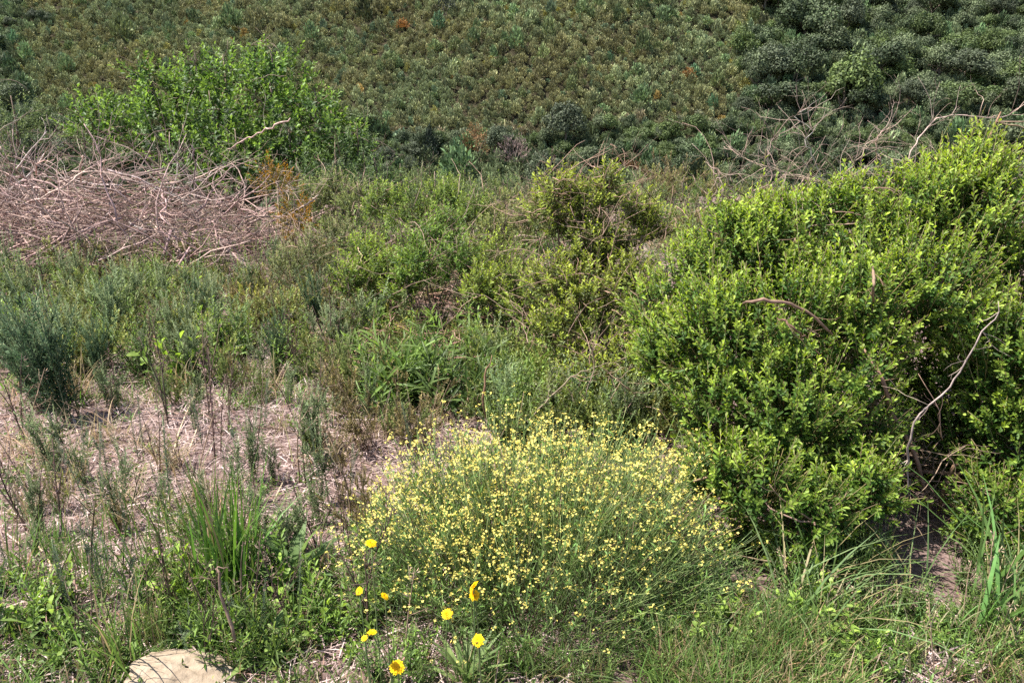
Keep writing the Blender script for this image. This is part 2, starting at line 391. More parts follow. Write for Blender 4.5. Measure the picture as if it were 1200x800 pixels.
ic[sp > .993] = np.array([1.45, 1.0, .55]); ic[(sp > .975) & (sp < .993)] = np.array([1.3, 1.2, .62])
wd = wooded[rest]; ic[wd] = np.array([.72, .88, .75])*(1 + rng.normal(0, .25, (int(wd.sum()), 1)))
ic[(sp > .93) & (sp < .965)] = np.array([.7, .95, .9])
sc = np.exp(rng.normal(-.44, .30, n)); big = rng.uniform(0, 1, n) < .03; sc[big] *= 1.7; ic[big] *= np.array([.72, .9, .8])
ic *= (1 + .16*sn(q[:, 0], q[:, 1], 5., 8.) + .12*sn(q[:, 0], q[:, 1], 17., 2.))[:, None]; sc[sn(q[:, 0], q[:, 1], 2.6, 3.) + rng.normal(0, .12, n) < -.62] *= .35
scatter('heath', 'dense olive and brown heath shrubs covering the far hillside', 'heath', q - np.array([0, 0, .05]),
        np.stack([rng.normal(0, .08, n), rng.normal(0, .08, n), rng.uniform(0, 6.28, n)], -1),
        np.stack([sc*rng.uniform(.85, 1.15, n), sc, sc*rng.uniform(.65, 1.55, n)], -1), rng.integers(0, 6, n), fyn, np.clip(ic, .2, 3))

LONE_PX = [(505, 198, 26), (602, 202, 42), (556, 190, 38), (740, 212, 36)]
# ---- far forest trees
def forest_tree(c0, c1, w=4.5, h=5., lobes=12, n=360, ll=.25, lw=.15):
    mb = MB()
    for k in range(lobes):
        d = rdir(1, -.1, 1.)[0]; c = d*np.array([w*.40, w*.40, h*.30])*rng.uniform(.5, 1.15) + np.array([0, 0, h*.6]); r = rng.uniform(.14, .36)*w*.75
        dd = rdir(n, -.5, 1.); P = c + dd*(r*rng.uniform(.5, 1.2, n))[:, None]*np.array([1, 1, .9])
        D = nrm(np.cross(dd, rdir(n)) + dd*.35 + np.array([0, 0, .15])); U = nrm(dd + rng.normal(0, .22, (n, 3)))
        C = mix(c0, c1, rng.uniform(0, 1, n))*(1 + rng.normal(0, .18))*(1 + rng.normal(0, .12, (n, 1)))
        mb.leaves(P, D, U, rng.uniform(.7, 1.3, n)*ll, rng.uniform(.7, 1.3, n)*lw, np.clip(C, .003, 1), 'q', .1, .15)
    tb = MB(); out = []
    tr = wander((0, 0, -.4), (0, 0, 1), h*.75, 7, .1); out.append((tr, np.linspace(.16, .07, 7)))
    for _ in range(6):
        i = int(rng.integers(2, 6)); out.append((wander(tr[i], rdir(1, .2, .9)[0], w*.4, 7, .15), np.linspace(.07, .025, 7)))
    add_branches(tb, out, (.16, .13, .10), 5)
    return [('trunk', tb.mesh('trunk', M_WOOD)), ('crown', mb.mesh('crown', M_FAR))]
TREES = [
    (forest_tree((.032, .05, .023), (.085, .113, .05)), 'dark green rounded tree in the dense wood on the far hillside'),
    (forest_tree((.04, .065, .021), (.115, .155, .05)), 'mid green rounded tree in the dense wood on the far hillside'),
    (forest_tree((.05, .068, .032), (.125, .155, .075), lobes=12), 'grey-green feathery tree in the dense wood on the far hillside'),
    (forest_tree((.042, .066, .02), (.115, .155, .045)), 'lighter yellow-green tree in the dense wood on the far hillside'),
    (forest_tree((.045, .06, .033), (.105, .128, .07), 4.2, 6.2, 11), 'tall dull grey tree in the dense wood on the far hillside')]
tx, ty = hill_points(-140, 140, 84, 190, 3.0)
fx, fy = hill_points(-100, 100, 94, 112, 2.1); kq = ty > 112; tx = np.concatenate([tx[kq], fx]); ty = np.concatenate([ty[kq], fy])
tp = np.stack([tx, ty, H(tx, ty)], -1); u, v, w = proj(tp + np.array([0, 0, 3.]))
edge = forest_line(ty) + 4*sn(tx, ty, 6, 2.)
isf = (tx > edge - 1); foot = (ty < 110 + 2.0*sn(tx, ty, 9, 5.)) & (ty > 96); lft = (tx < -.56*ty - 2 + 5*sn(tx, ty, 7, 4.))
clear = np.zeros(len(u), bool)
for px_, py_, w_ in LONE_PX: clear |= (np.abs(u - px_) < w_*.75) & (v > py_ - 42) & (v < py_ + 70)
keep = ~clear & (isf | foot | lft) & (u > -60) & (u < 1270) & (v > -45) & (v < 260)
tp_, f_k, ft_k, uu, vv, ww = tp[keep], isf[keep], foot[keep], u[keep], v[keep], w[keep]
size_ = np.clip(np.exp(rng.normal(-.22, .34, len(tp_))), .35, 1.6)*np.where(f_k & (tp_[:, 1] > 112), 1., .68)
vis = (uu > 0) & (uu < 1200) & (vv > 0) & (vv < 235)
rank = np.argsort(-(size_/ww)*vis); single = set(rank[:285].tolist()); mass = []
for q in range(len(tp_)):
    if f_k[q]: k = rng.choice(5, p=[.32, .26, .2, .12, .1])
    elif ft_k[q]: k = rng.choice(5, p=[.26, .28, .2, .18, .08])
    else: k = rng.choice(5, p=[.3, .2, .3, .1, .1])
    s_ = size_[q]; S3 = (s_*rng.uniform(.8, 1.35), s_*rng.uniform(.8, 1.35), s_*rng.uniform(.75, 1.3)); p = tp_[q] - np.array([0, 0, .3 + 1.1*s_])
    if q in single: place(TREES[k][0], 'wood_tree', TREES[k][1], 'tree', p, S3, 'trees of the far wood')
    else: mass.append((p, S3, k))
n = len(mass); cnt = len(single)
def joined(var):
    mb = MB()
    for _, me in var:
        V = np.empty(len(me.vertices)*3, np.float32); me.vertices.foreach_get('co', V); T = np.empty(len(me.loops), np.int32); me.loops.foreach_get('vertex_index', T)
        C = np.empty(len(me.vertices)*4, np.float32); me.attributes['Col'].data.foreach_get('color', C); mb.add(V.reshape(-1, 3), T.reshape(-1, 3), C.reshape(-1, 4)[:, :3])
    return mb.mesh('wood', M_FARI)
scatter('wood', 'mass of smaller trees filling the far wood', 'wood', np.array([m_[0] for m_ in mass]), np.stack([np.zeros(n), np.zeros(n), rng.uniform(0, 6.28, n)], -1),
        np.array([m_[1] for m_ in mass]), np.array([m_[2] for m_ in mass]), [joined(t_[0]) for t_ in TREES], np.ones((n, 3))*(1 + rng.normal(0, .15, (n, 1))))

# a few trees of the valley foot that stand out
def hill_at(px, py):
    return gp(px, py)
def lone(name, label, cat, px, py, wpx, hpx, c0, c1, cone=False, n=420, ll=.3, lw=.14):
    p = hill_at(px, py); d = np.linalg.norm(p - CAM)/F; w, h = wpx*d, hpx*d
    mb = dome_shrub(w, h, n, ll, lw, c0, c1, M_FAR, name, cone)
    t = thing(name, label, cat, p - np.array([0, 0, .1]), rng.uniform(0, 6))
    mobj('trunk', stem_mesh(h*.8, w*.02, 3, (.2, .16, .13), 'trunk'), t); mobj('crown', mb.mesh('crown', M_FAR), t)
lone('conifer', 'dark blackish green conical tree at the foot of the far hillside', 'tree', 505, 198, 26, 52, (.012, .020, .014), (.028, .042, .028), True, 520)
lone('bare_shrub', 'pinkish grey leafless twiggy shrub at the foot of the far hillside', 'shrub', 602, 202, 42, 42, (.24, .17, .15), (.42, .30, .27), False, 700, .5, .05)
lone('russet_shrub', 'rusty orange-brown shrub beside a small bright green bush below the far heath', 'shrub', 556, 190, 38, 44, (.16, .09, .04), (.34, .20, .09), False, 600, .36, .1)
lone('bright_bush', 'small bright green bush in front of the russet shrub', 'bush', 543, 196, 22, 18, (.05, .09, .01), (.12, .19, .03))
lone('rust_shrub', 'low rust-red shrub below a grey tree at the foot of the far hillside', 'shrub', 740, 210, 36, 22, (.13, .06, .03), (.25, .12, .055), False, 300, .36, .1)
lone('dark_bush', 'dark grey-green bush standing alone high on the heath slope', 'bush', 523, 24, 24, 28, (.022, .03, .02), (.05, .062, .045))
lone('orange_bush', 'orange-leaved bush low on the heath slope beside the wood', 'bush', 806, 98, 18, 16, (.20, .10, .03), (.36, .19, .06))
lone('orange_bush', 'small orange bush halfway up the heath slope above the conifer', 'bush', 472, 38, 14, 14, (.20, .10, .03), (.34, .17, .06))

# ------------------------------------------------------------------ plant kinds of the near slope
def sp_feather(h=.5, stems=7, c0=(.09, .125, .055), c1=(.26, .32, .165), nl=54, ll=.036, lw=.0095, side=3):
    st, lf = MB(), MB(); P = []; D = []; L = []
    b = np.zeros((stems, 3)); b[:, :2] = rng.normal(0, .03, (stems, 2))
    d = np.stack([rng.normal(0, .13, stems), rng.normal(0, .13, stems), np.ones(stems)], -1); ln = h*rng.uniform(.65, 1.05, stems)
    st.tubes(curve_paths(b, d, ln, 5, .02, .02), np.linspace(.003, .0012, 5), jcol((.16, .18, .09), stems), 3)
    shoot_leaves(lf, b + nrm(d)*ln[:, None]*.12, d, ln*.88, nl, ll, lw, 1.0, .45, c0, c1, 'd', 0, 0, .14, .1, .2, .45)
    if side:
        ns = stems*side; k = np.repeat(np.arange(stems), side); tt = rng.uniform(.25, .85, ns)
        pb = b[k] + nrm(d)[k]*(ln[k]*tt)[:, None]; dd = nrm(rdir(ns, .2, .6)*np.array([1, 1, 1]) + np.array([0, 0, .7])); l2 = h*rng.uniform(.12, .3, ns)
        st.tubes(curve_paths(pb, dd, l2, 4, .05, .02), .0013, jcol((.16, .18, .09), ns), 3)
        shoot_leaves(lf, pb, dd, l2, int(nl*.4), ll*.8, lw, .9, .4, c0, c1, 'd', .1, .1, .14, .1, .2, .4)
    return [('stem', st.mesh('stem', M_STEM)), ('foliage', lf.mesh('foliage', M_SOFT))]
def sp_leafy(h=.35, stems=8, nl=16, ll=.06, lw=.014, c0=(.06, .12, .02), c1=(.19, .29, .055), kind='l', spread=.28, mat=None, cs=(.09, .12, .04)):
    st, lf = MB(), MB(); b = np.zeros((stems, 3)); b[:, :2] = rng.normal(0, .025, (stems, 2))
    d = np.stack([rng.normal(0, spread, stems), rng.normal(0, spread, stems), np.ones(stems)], -1); ln = h*rng.uniform(.55, 1.05, stems)
    st.tubes(curve_paths(b, d, ln, 5, 0, .01), np.linspace(.0035, .0016, 5), jcol(cs, stems), 4)
    shoot_leaves(lf, b, d, ln, nl, ll, lw, 1.15, .5, c0, c1, kind, 0, .12, .15, .15, .25, .3)
    return [('stem', st.mesh('stem', M_STEM)), ('foliage', lf.mesh('foliage', mat or M_LEAF))]
def sp_wiry(h=.45, n=18, c=(.24, .21, .11), c0=(.12, .135, .04), c1=(.31, .33, .11), leaves=18, ll=.028, lw=.0115):
    st, lf = MB(), MB(); b = np.zeros((n, 3)); b[:, :2] = rng.normal(0, .04, (n, 2))
    d = nrm(np.stack([rng.normal(0, .45, n), rng.normal(0, .45, n), np.ones(n)], -1)); ln = h*rng.uniform(.5, 1.05, n)
    st.tubes(curve_paths(b, d, ln, 5, .08, .05), np.linspace(.0028, .001, 5), jcol(c, n, .2), 3)
    m = n*3; k = rng.integers(0, n, m); tt = rng.uniform(.3, .95, m); pb = b[k] + d[k]*(ln[k]*tt)[:, None]
    dd = nrm(d[k] + rng.normal(0, .5, (m, 3)) + np.array([0, 0, .3])); l2 = h*rng.uniform(.12, .3, m)
    st.tubes(curve_paths(pb, dd, l2, 4, .08, .05), .001, jcol(c, m, .2), 3)
    shoot_leaves(lf, pb, dd, l2, leaves, ll, lw, .8, .4, c0, c1, 'd', .1, .1, .2, .1, .1, .3)
    return [('stem', st.mesh('stem', M_STEM)), ('foliage', lf.mesh('foliage', M_SOFT))]
def sp_rosette(n=14, ll=.15, lw=.05, a0=.35, a1=1.15, c0=(.06, .11, .03), c1=(.13, .21, .06), curl=.35, pale=.0):
    lf = MB(); az = np.arange(n)*2.4 + rng.normal(0, .2, n); el = rng.uniform(a0, a1, n)
    D = np.stack([np.cos(az)*np.sin(el), np.sin(az)*np.sin(el), np.cos(el)], -1)
    U = np.stack([-np.cos(az)*np.cos(el), -np.sin(az)*np.cos(el), np.sin(el)], -1) + rng.normal(0, .12, (n, 3))
    res = []
    for k in range(n):
        m = MB(); t = rng.uniform(0, 1, 1); C = mix(c0, c1, t)
        m.leaves(D[k:k+1]*.012, D[k:k+1], U[k:k+1], ll*rng.uniform(.65, 1.1), lw*rng.uniform(.75, 1.15), C, 'l', .16, curl)
        res.append(('leaf', m.mesh('leaf', M_LEAF)))
    return res
def sp_tuft(n=60, L=.35, W=.006, lean=.5, r=.05, c=(.11, .18, .045), cd=(.30, .24, .13), dry=.15, kind='blades'):
    lf = MB(); P = np.zeros((n, 3)); P[:, :2] = rng.normal(0, r, (n, 2)); A = rng.uniform(0, 6.28, n)
    C = jcol(c, n, .18, .05); dr = rng.uniform(0, 1, n) < dry; C[dr] = jcol(cd, int(dr.sum()), .15, .04)
    lf.blades(P, A, L*rng.uniform(.45, 1.1, n), W*rng.uniform(.6, 1.2, n), np.abs(rng.normal(lean, .2, n)), C)
    return [(kind, lf.mesh('blades', M_LEAF))]
def sp_dry(h=.4, n=1, c=(.13, .09, .07), heads=True, side=5):
    st = MB(); out = []
    for _ in range(n):
        tr = wander((rng.normal(0, .01), rng.normal(0, .01), -.02), (rng.normal(0, .12), rng.normal(0, .12), 1), h*rng.uniform(.7, 1.05), 7, .07)
        out.append((tr, np.linspace(.0036, .0013, 7)))
        for _ in range(side):
            i = int(rng.integers(2, 6)); d = nrm((tr[i+1] - tr[i])[None])[0] + rng.normal(0, .5, 3)
            out.append((wander(tr[i], d, h*rng.uniform(.1, .28), 7, .12, .02), np.linspace(.0018, .0008, 7)))
    add_branches(st, out, c, 3, .25)
    res = [('stem', st.mesh('stem', M_WOOD))]
    if heads:
        lf = MB(); ends = np.array([o[0][-1] for o in out]); k = np.repeat(np.arange(len(ends)), 7)
        D = rdir(len(k), -.2, 1.)
        lf.leaves(ends[k] - np.array([0, 0, 1])*rng.uniform(0, h*.12, len(k))[:, None], D, rdir(len(k)), rng.uniform(.006, .018, len(k)), .004, jcol(np.array(c)*1.5, len(k), .25), 'd')
        res.append(('seed_head', lf.mesh('seed_head', M_STRAW)))
    return res

K = {}
K['feather'] = [sp_feather(.5, 7), sp_feather(.5, 5), sp_feather(.5, 9)]
K['feather_dark'] = [sp_feather(.5, 15, (.05, .095, .045), (.16, .235, .13), 100, .034, .0072, 3)]
K['spire'] = [sp_feather(.5, 1, (.05, .075, .048), (.12, .155, .105), 150, .03, .005, 0), sp_feather(.5, 2, (.05, .078, .048), (.12, .155, .105), 120, .03, .005, 1)]
K['leafy'] = [sp_leafy(), sp_leafy(.35, 11, 14, .05, .015), sp_leafy(.35, 6, 20, .07, .013)]
K['bushy'] = [sp_leafy(.5, 12, 22, .04, .015, (.05, .095, .02), (.16, .24, .06), 'd', .22), sp_leafy(.5, 9, 26, .035, .014, (.06, .105, .022), (.18, .265, .065), 'd', .28)]
K['olive'] = [sp_wiry(), sp_wiry(.45, 24, (.19, .20, .09), (.08, .11, .03), (.23, .29, .09)), sp_wiry(.45, 22, (.22, .16, .11), (.13, .11, .045), (.30, .25, .11), 18)]
K['lance'] = [sp_leafy(.26, 9, 14, .12, .013, (.055, .11, .022), (.17, .26, .06), 'l', .4), sp_leafy(.26, 7, 15, .11, .012, (.06, .11, .025), (.17, .25, .065), 'l', .45)]
K['round'] = [sp_leafy(.2, 7, 9, .055, .03, (.11, .19, .03), (.28, .40, .075), 'o', .45), sp_leafy(.2, 9, 8, .045, .026, (.10, .17, .035), (.26, .36, .085), 'o', .5)]
K['tuft'] = [sp_tuft(), sp_tuft(45, .35, .007, .6), sp_tuft(70, .3, .005, .45, .06, (.13, .18, .055), dry=.3)]
K['dry_tuft'] = [sp_tuft(45, .3, .005, .6, .05, (.34, .27, .16), dry=.4), sp_tuft(40, .3, .005, .75, .06, (.38, .3, .19))]
K['dry'] = [sp_dry(), sp_dry(.4, 2), sp_dry(.4, 3, (.11, .07, .06)), sp_dry(.4, 1, (.30, .22, .15), True, 3), sp_dry(.4, 1, (.09, .07, .045), False, 2)]
GROUND_GREEN = sp_leafy(.08, 9, 6, .022, .013, (.08, .14, .03), (.2, .29, .07), 'o', .7)

HT = dict(feather=.5, feather_dark=.5, spire=.5, leafy=.36, bushy=.5, olive=.46, lance=.3, round=.2, tuft=.3, dry_tuft=.24, dry=.4)
def plant(kind, px, py, hpx, name, label, cat='weed', group=None, var=None, wide=1., tilt=None):
    p = gp(px, py); d = np.dot(p - CAM, [0, math.cos(PITCH), -math.sin(PITCH)])
    s_ = hpx*d/F/HT[kind]/.93
    v_ = K[kind][rng.integers(0, len(K[kind])) if var is None else var % len(K[kind])]
    return place(v_, name, label, cat, p - np.array([0, 0, .01]), (s_*wide, s_*wide, s_), group, tilt=tilt)

# ------------------------------------------------------------------ the big leafy shrub
def leafy_shrub(lobes, nper, c0, c1, ll, lw, sl=(.09, .16), nleaf=20, shell=(.55, 1.0), up=.55, kind='o', inner=.25, trim=.78, young=None, sprigs=0):
    """lobes: (centre, radius); leaves on shoots that leave the lobes' outer shell"""
    mb = MB(); P = []; D = []
    C_ = np.array([l[0] for l in lobes]); R_ = np.array([l[1] for l in lobes])
    for own_, (c, r) in enumerate(zip(C_, R_)):
        n = int(nper*(r/.3)**2); d = rdir(n, -.75, 1.); f = rng.uniform(*shell, n)
        p = c + d*(r*f)[:, None]*np.array([1, 1, .95]); dd = nrm(d + np.array([0, 0, up]) + rng.normal(0, .28, (n, 3)))
        lum = .5 + .5*(.6*sn(p[:, 0]*2.2 + p[:, 1], p[:, 2]*2.2 - p[:, 1], .22, 4.) + .6*sn(p[:, 0]*2 - p[:, 1], p[:, 2]*2 + p[:, 1], .5, 1.))     # clumps and gaps
        ins = (np.linalg.norm(p[:, None] - C_[None], axis=2)/R_[None]); ins[:, own_] = 9.
        deep = (ins < trim).sum(1) >= 1
        kp = (lum > rng.uniform(.12, .72, n)) & (~deep | (rng.uniform(0, 1, n) < inner))
        P.append(p[kp]); D.append(dd[kp])
    P = np.concatenate(P); D = np.concatenate(D); L = rng.uniform(*sl, len(P))
    if sprigs:
        top = np.where(P[:, 2] > np.quantile(P[:, 2], .45))[0]; q = rng.choice(top, sprigs, replace=False); L[q] *= rng.uniform(1.5, 2.6, sprigs); D[q] = nrm(D[q]*.6 + np.array([0, 0, .9]) + rng.normal(0, .2, (sprigs, 3)))
    P = P - D*L[:, None]*.5
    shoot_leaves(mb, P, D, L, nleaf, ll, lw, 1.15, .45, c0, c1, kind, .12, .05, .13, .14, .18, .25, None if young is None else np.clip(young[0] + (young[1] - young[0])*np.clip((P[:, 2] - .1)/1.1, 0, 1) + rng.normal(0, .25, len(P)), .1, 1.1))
    st = MB(); st.tubes(curve_paths(P - D*.03, D, L + .03, 4, .12, 0), np.linspace(.0022, .001, 4), jcol((.17, .14, .06), len(P)), 3)
    return mb, st
B = [(770, 365, 3.5, .15), (812, 345, 3.45, .22), (850, 300, 3.5, .2), (900, 305, 3.5, .27), (950, 283, 3.5, .22), (995, 285, 3.5, .28), (1050, 270, 3.5, .24), (1085, 265, 3.5, .28), (925, 300, 3.8, .3), (1010, 290, 3.85, .3), (1030, 255, 3.6, .14), (970, 262, 3.6, .13), (890, 268, 3.6, .12), (1140, 208, 3.55, .15), (1120, 240, 3.5, .2), (1165, 235, 3.5, .18), (1150, 265, 3.4, .26), (1200, 300, 3.4, .36), (1130, 470, 3.35, .3), (1110, 560, 3.35, .28), (1050, 560, 3.2, .2), (1180, 640, 3.1, .2), (1150, 180, 3.6, .08), (1100, 225, 3.6, .1), (1000, 240, 3.6, .12), (840, 265, 3.6, .12), (920, 255, 3.6, .1), (1065, 235, 3.6, .12), (1140, 520, 3.0, .2), (1175, 480, 2.9, .2),
     (790, 415, 3.2, .18), (855, 400, 3.05, .27), (930, 390, 3.0, .27), (1010, 370, 3.0, .26), (1090, 345, 3.05, .27), (1185, 420, 2.95, .30),
     (850, 485, 2.85, .20), (925, 490, 2.75, .24), (1000, 500, 2.75, .20), (900, 560, 2.65, .17), (965, 580, 2.65, .19), (1010, 440, 2.75, .16), (1185, 560, 2.75, .2), (1215, 500, 2.8, .25),
     (845, 555, 2.55, .13), (895, 580, 2.42, .14), (950, 600, 2.4, .15), (1010, 575, 2.45, .13), (930, 640, 2.4, .11), (990, 650, 2.42, .1), (870, 635, 2.5, .1), (1165, 600, 2.55, .16), (1200, 640, 2.5, .16), (1120, 430, 3.6, .35), (860, 420, 3.5, .3), (1290, 380, 3.3, .42), (1290, 540, 3.0, .42), (950, 350, 3.8, .4), (1080, 330, 3.9, .4)]
lobes = [(at(px, py, Y), r) for px, py, Y, r in B]
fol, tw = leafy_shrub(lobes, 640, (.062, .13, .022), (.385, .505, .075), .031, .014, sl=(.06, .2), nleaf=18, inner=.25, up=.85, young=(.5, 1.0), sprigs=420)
root = gp(1030, 640); root = np.array([1.42, 3.2, H(1.42, 3.2)])
sh = thing('leafy_shrub', 'large bright green small-leaved shrub with pale new shoots and a dark hollow base', 'shrub', root)
def rel(me, name, par):
    o = mobj(name, me, par); o.location = -np.array(par.location)
    if name in ('twigs', 'dead_twigs', 'branches'): o['kind'] = 'stuff'
    return o
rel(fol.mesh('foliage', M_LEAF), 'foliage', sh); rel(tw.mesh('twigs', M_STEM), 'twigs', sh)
for k, (c, r) in enumerate(lobes):
    if k % 2 == 0 or k in (13, 20):
        m = MB(); s0 = root + np.array([rng.normal(0, .12), rng.normal(0, .12), -.03]); mid = (s0*.55 + c*.45) + np.array([rng.normal(0, .08), rng.normal(0, .08), .08])
        p = smooth_path([s0, s0*.75 + mid*.25 + rng.normal(0, .03, 3), mid, c, c + (c - mid)*.25], 12)
        m.tubes(p[None], np.linspace(.014, .003, 12), jcol((.19, .125, .085), 1), 6)
        out = []
        for _ in range(7):
            i = int(rng.integers(3, 11)); out += twig_tree(p[i], rdir(1, -.2, .9)[0], rng.uniform(.15, .35), .004, 1, .2, (1, 3))
        add_branches(m, out, (.20, .14, .10), 4); rel(m.mesh('branch', M_WOOD), 'branch', sh)
def px_branch(pts, Y, r0, r1, c, n=16, twigs=0, tl=(.06, .16), tw_r=.0016, sink=0.):
    P = np.array([at(a, b, (Y[0] + (Y[1] - Y[0])*i/(len(pts) - 1))) for i, (a, b) in enumerate(pts)])
    P = P + rng.normal(0, .008, P.shape)
    if sink: P[0] += ray(*pts[0])*sink; P[-1] += ray(*pts[-1])*sink
    p = smooth_path(P, n); p[1:-1] += rng.normal(0, .0035*max(1, Y[0]/3.5), (n - 2, 3)); m = MB(); m.tubes(p[None], np.linspace(r0, r1, n)*np.concatenate([np.linspace(.45, 1, 4), np.ones(n - 8), np.linspace(1, .4, 4)]), jcol(c, 1, .08), 6)
    out = []
    for _ in range(twigs):
        i = int(rng.integers(2, n - 1)); d = nrm((p[min(i+1, n-1)] - p[i-1])[None])[0] + rng.normal(0, .7, 3)
        out += twig_tree(p[i], d, rng.uniform(*tl), tw_r, 1, .2, (1, 2))
    if out: add_branches(m, out, c, 3)
    return m, P[0]
BR = (.20, .125, .085)
for pts, Y, r0, r1 in [([(872, 356), (890, 351), (915, 352), (942, 362), (968, 384), (985, 410)], (2.72, 2.8), .0085, .004),
                       ([(1022, 310), (1023, 335), (1021, 360)], (2.72, 2.74), .006, .005),
                       ([(1008, 408), (1028, 438), (1050, 486), (1068, 530), (1085, 570), (1095, 640)], (2.62, 2.75), .007, .009),
                       ([(905, 372), (925, 380), (937, 390), (946, 402)], (2.6, 2.6), .005, .003),
                       ([(1092, 640), (1110, 560), (1140, 540), (1190, 560)], (2.7, 2.85), .008, .004)]:
    m, _ = px_branch(pts, Y, r0, r1, BR, 14, 3, (.05, .12), sink=.14); rel(m.mesh('branch', M_WOOD), 'branch', sh)
# dry twigs in the hollow under the shrub
m = MB(); out = []
for _ in range(95):
    p = at(rng.uniform(1030, 1190), rng.uniform(500, 680), rng.uniform(2.6, 3.1)); out += twig_tree(p, rdir(1, -.4, .8)[0], rng.uniform(.15, .4), .0028, 1, .22, (1, 3))
add_branches(m, out, (.22, .15, .11), 3, .25); dt = rel(m.mesh('dead_twigs', M_WOOD), 'dead_twigs', sh); dt['label'] = 'dry brown twigs in the hollow base'
# the pale bent branch in front and the bare branches standing out of the top
def dead(name, label, pts, Y, r0, r1, c, n, twigs, tl=(.08, .2), grp=None):
    m, p0 = px_branch(pts, Y, r0, r1, c, n, twigs, tl); o = mobj(name, m.mesh(name, M_WOOD)); o.data.transform(Matrix.Translation(-Vector(p0))); o.location = p0
    return tag(o, label, 'branch', grp)
PALE = (.42, .34, .28); GREYB = (.36, .265, .215)
dead('bare_branch', 'pale bent dead branch lying against the front of the large green shrub', [(1170, 350), (1162, 370), (1147, 390), (1127, 434), (1100, 460), (1080, 482), (1072, 507), (1063, 540), (1066, 590)], (2.5, 2.55), .0018, .0042, PALE, 22, 9, (.06, .18))
TOPB = [([(1090, 240), (1083, 213), (1067, 187), (1080, 160), (1102, 135), (1140, 137), (1177, 138), (1190, 127)], .0075, .0018, 14, 'bare branch arching over in a hook above the top of the large shrub'),
        ([(1045, 245), (1043, 227), (1030, 187), (1030, 163), (1036, 150), (1053, 144)], .0065, .002, 8, 'upright bare branch with a forked tip above the large shrub'),
        ([(1000, 262), (992, 247), (963, 207), (950, 180), (940, 163), (950, 155), (935, 137), (945, 128), (967, 112)], .0065, .0015, 10, 'tall kinked bare branch with a sharp zigzag tip above the large shrub'),
        ([(868, 262), (865, 240), (857, 222), (840, 195), (842, 205), (828, 222)], .005, .002, 6, 'short bare branch curling back on itself at the edge of the large shrub'),
        ([(876, 255), (880, 227), (898, 207), (897, 187), (903, 167), (913, 140)], .0055, .0015, 7, 'bare branch with an S-bend above the large shrub'),
        ([(972, 215), (940, 208), (910, 200), (880, 187), (853, 176)], .0048, .0015, 8, 'bare branch lying nearly level above the large shrub'),
        ([(985, 225), (988, 203), (1007, 183), (1020, 163)], .0042, .0015, 6, 'thin straight bare branch beside the kinked branch above the large shrub'),
        ([(1210, 270), (1190, 235), (1185, 215), (1200, 205)], .007, .003, 6, 'bare branch sticking out behind the peak of the large shrub')]
for pts, r0, r1, tw_, lab in TOPB: dead('bare_branch', lab, pts, (3.65, 3.7), r0*.6, r1*.6, GREYB, 28, tw_ + 10, (.08, .3), 'bare branches above the large shrub')

for _ in range(24):
    p = at(rng.uniform(825, 1190), rng.uniform(215, 250), rng.uniform(3.6, 3.9)); m = MB()
    add_branches(m, twig_tree((0, 0, 0), (rng.normal(0, .7), rng.normal(0, .3), rng.uniform(.4, 1)), rng.uniform(.18, .42), .0026, 2, .2, (1, 3), -.02, .9), GREYB, 3, .15)
    o = mobj('bare_twig', m.mesh('bare_twig', M_WOOD)); o.location = p; tag(o, 'thin leafless twig standing out of the top of the large shrub', 'twig', 'bare twigs on top of the large shrub')

# the loose shrub beside it and the young sprigs
B2 = [(655, 260, 4.6, .12), (690, 300, 4.5, .17), (650, 330, 4.4, .15), (720, 285, 4.6, .16), (700, 370, 4.2, .2), (650, 390, 4.2, .17), (730, 430, 3.9, .17), (690, 445, 3.8, .14), (714, 212, 4.6, .08), (706, 232, 4.6, .1), (655, 224, 4.6, .13), (675, 235, 4.6, .1), (640, 245, 4.6, .12), (690, 255, 4.6, .13), (745, 245, 4.7, .1), (760, 265, 4.8, .15), (740, 330, 4.4, .17), (680, 340, 4.3, .17)]
lb2 = [(at(px, py, Y), r) for px, py, Y, r in B2]
f2, t2 = leafy_shrub(lb2, 430, (.085, .11, .026), (.36, .43, .07), .034, .015, (.08, .17), 15, (.4, 1.05), .9, 'o', .5, .6)
r2 = np.array([.45, 4.3, H(.45, 4.3)]); s2 = thing('loose_shrub', 'loose yellowish green shrub with brown twigs showing, beside the large shrub', 'shrub', r2)
rel(f2.mesh('foliage', M_LEAF), 'foliage', s2); rel(t2.mesh('twigs', M_STEM), 'twigs', s2)
m = MB(); out = []
for c, r in lb2:
    out.append((smooth_path([r2 + rng.normal(0, .05, 3)*np.array([1, 1, 0]), (r2 + c)/2 + rng.normal(0, .06, 3), c, c + np.array([0, 0, r])], 7), np.linspace(.009, .002, 7)))
    for _ in range(14): out += twig_tree(c + rng.normal(0, r*.6, 3), rdir(1, -.3, .9)[0], rng.uniform(.12, .4), .003, 1, .22, (1, 2))
add_branches(m, out, (.32, .215, .155), 4, .2); rel(m.mesh('branches', M_WOOD), 'branches', s2)

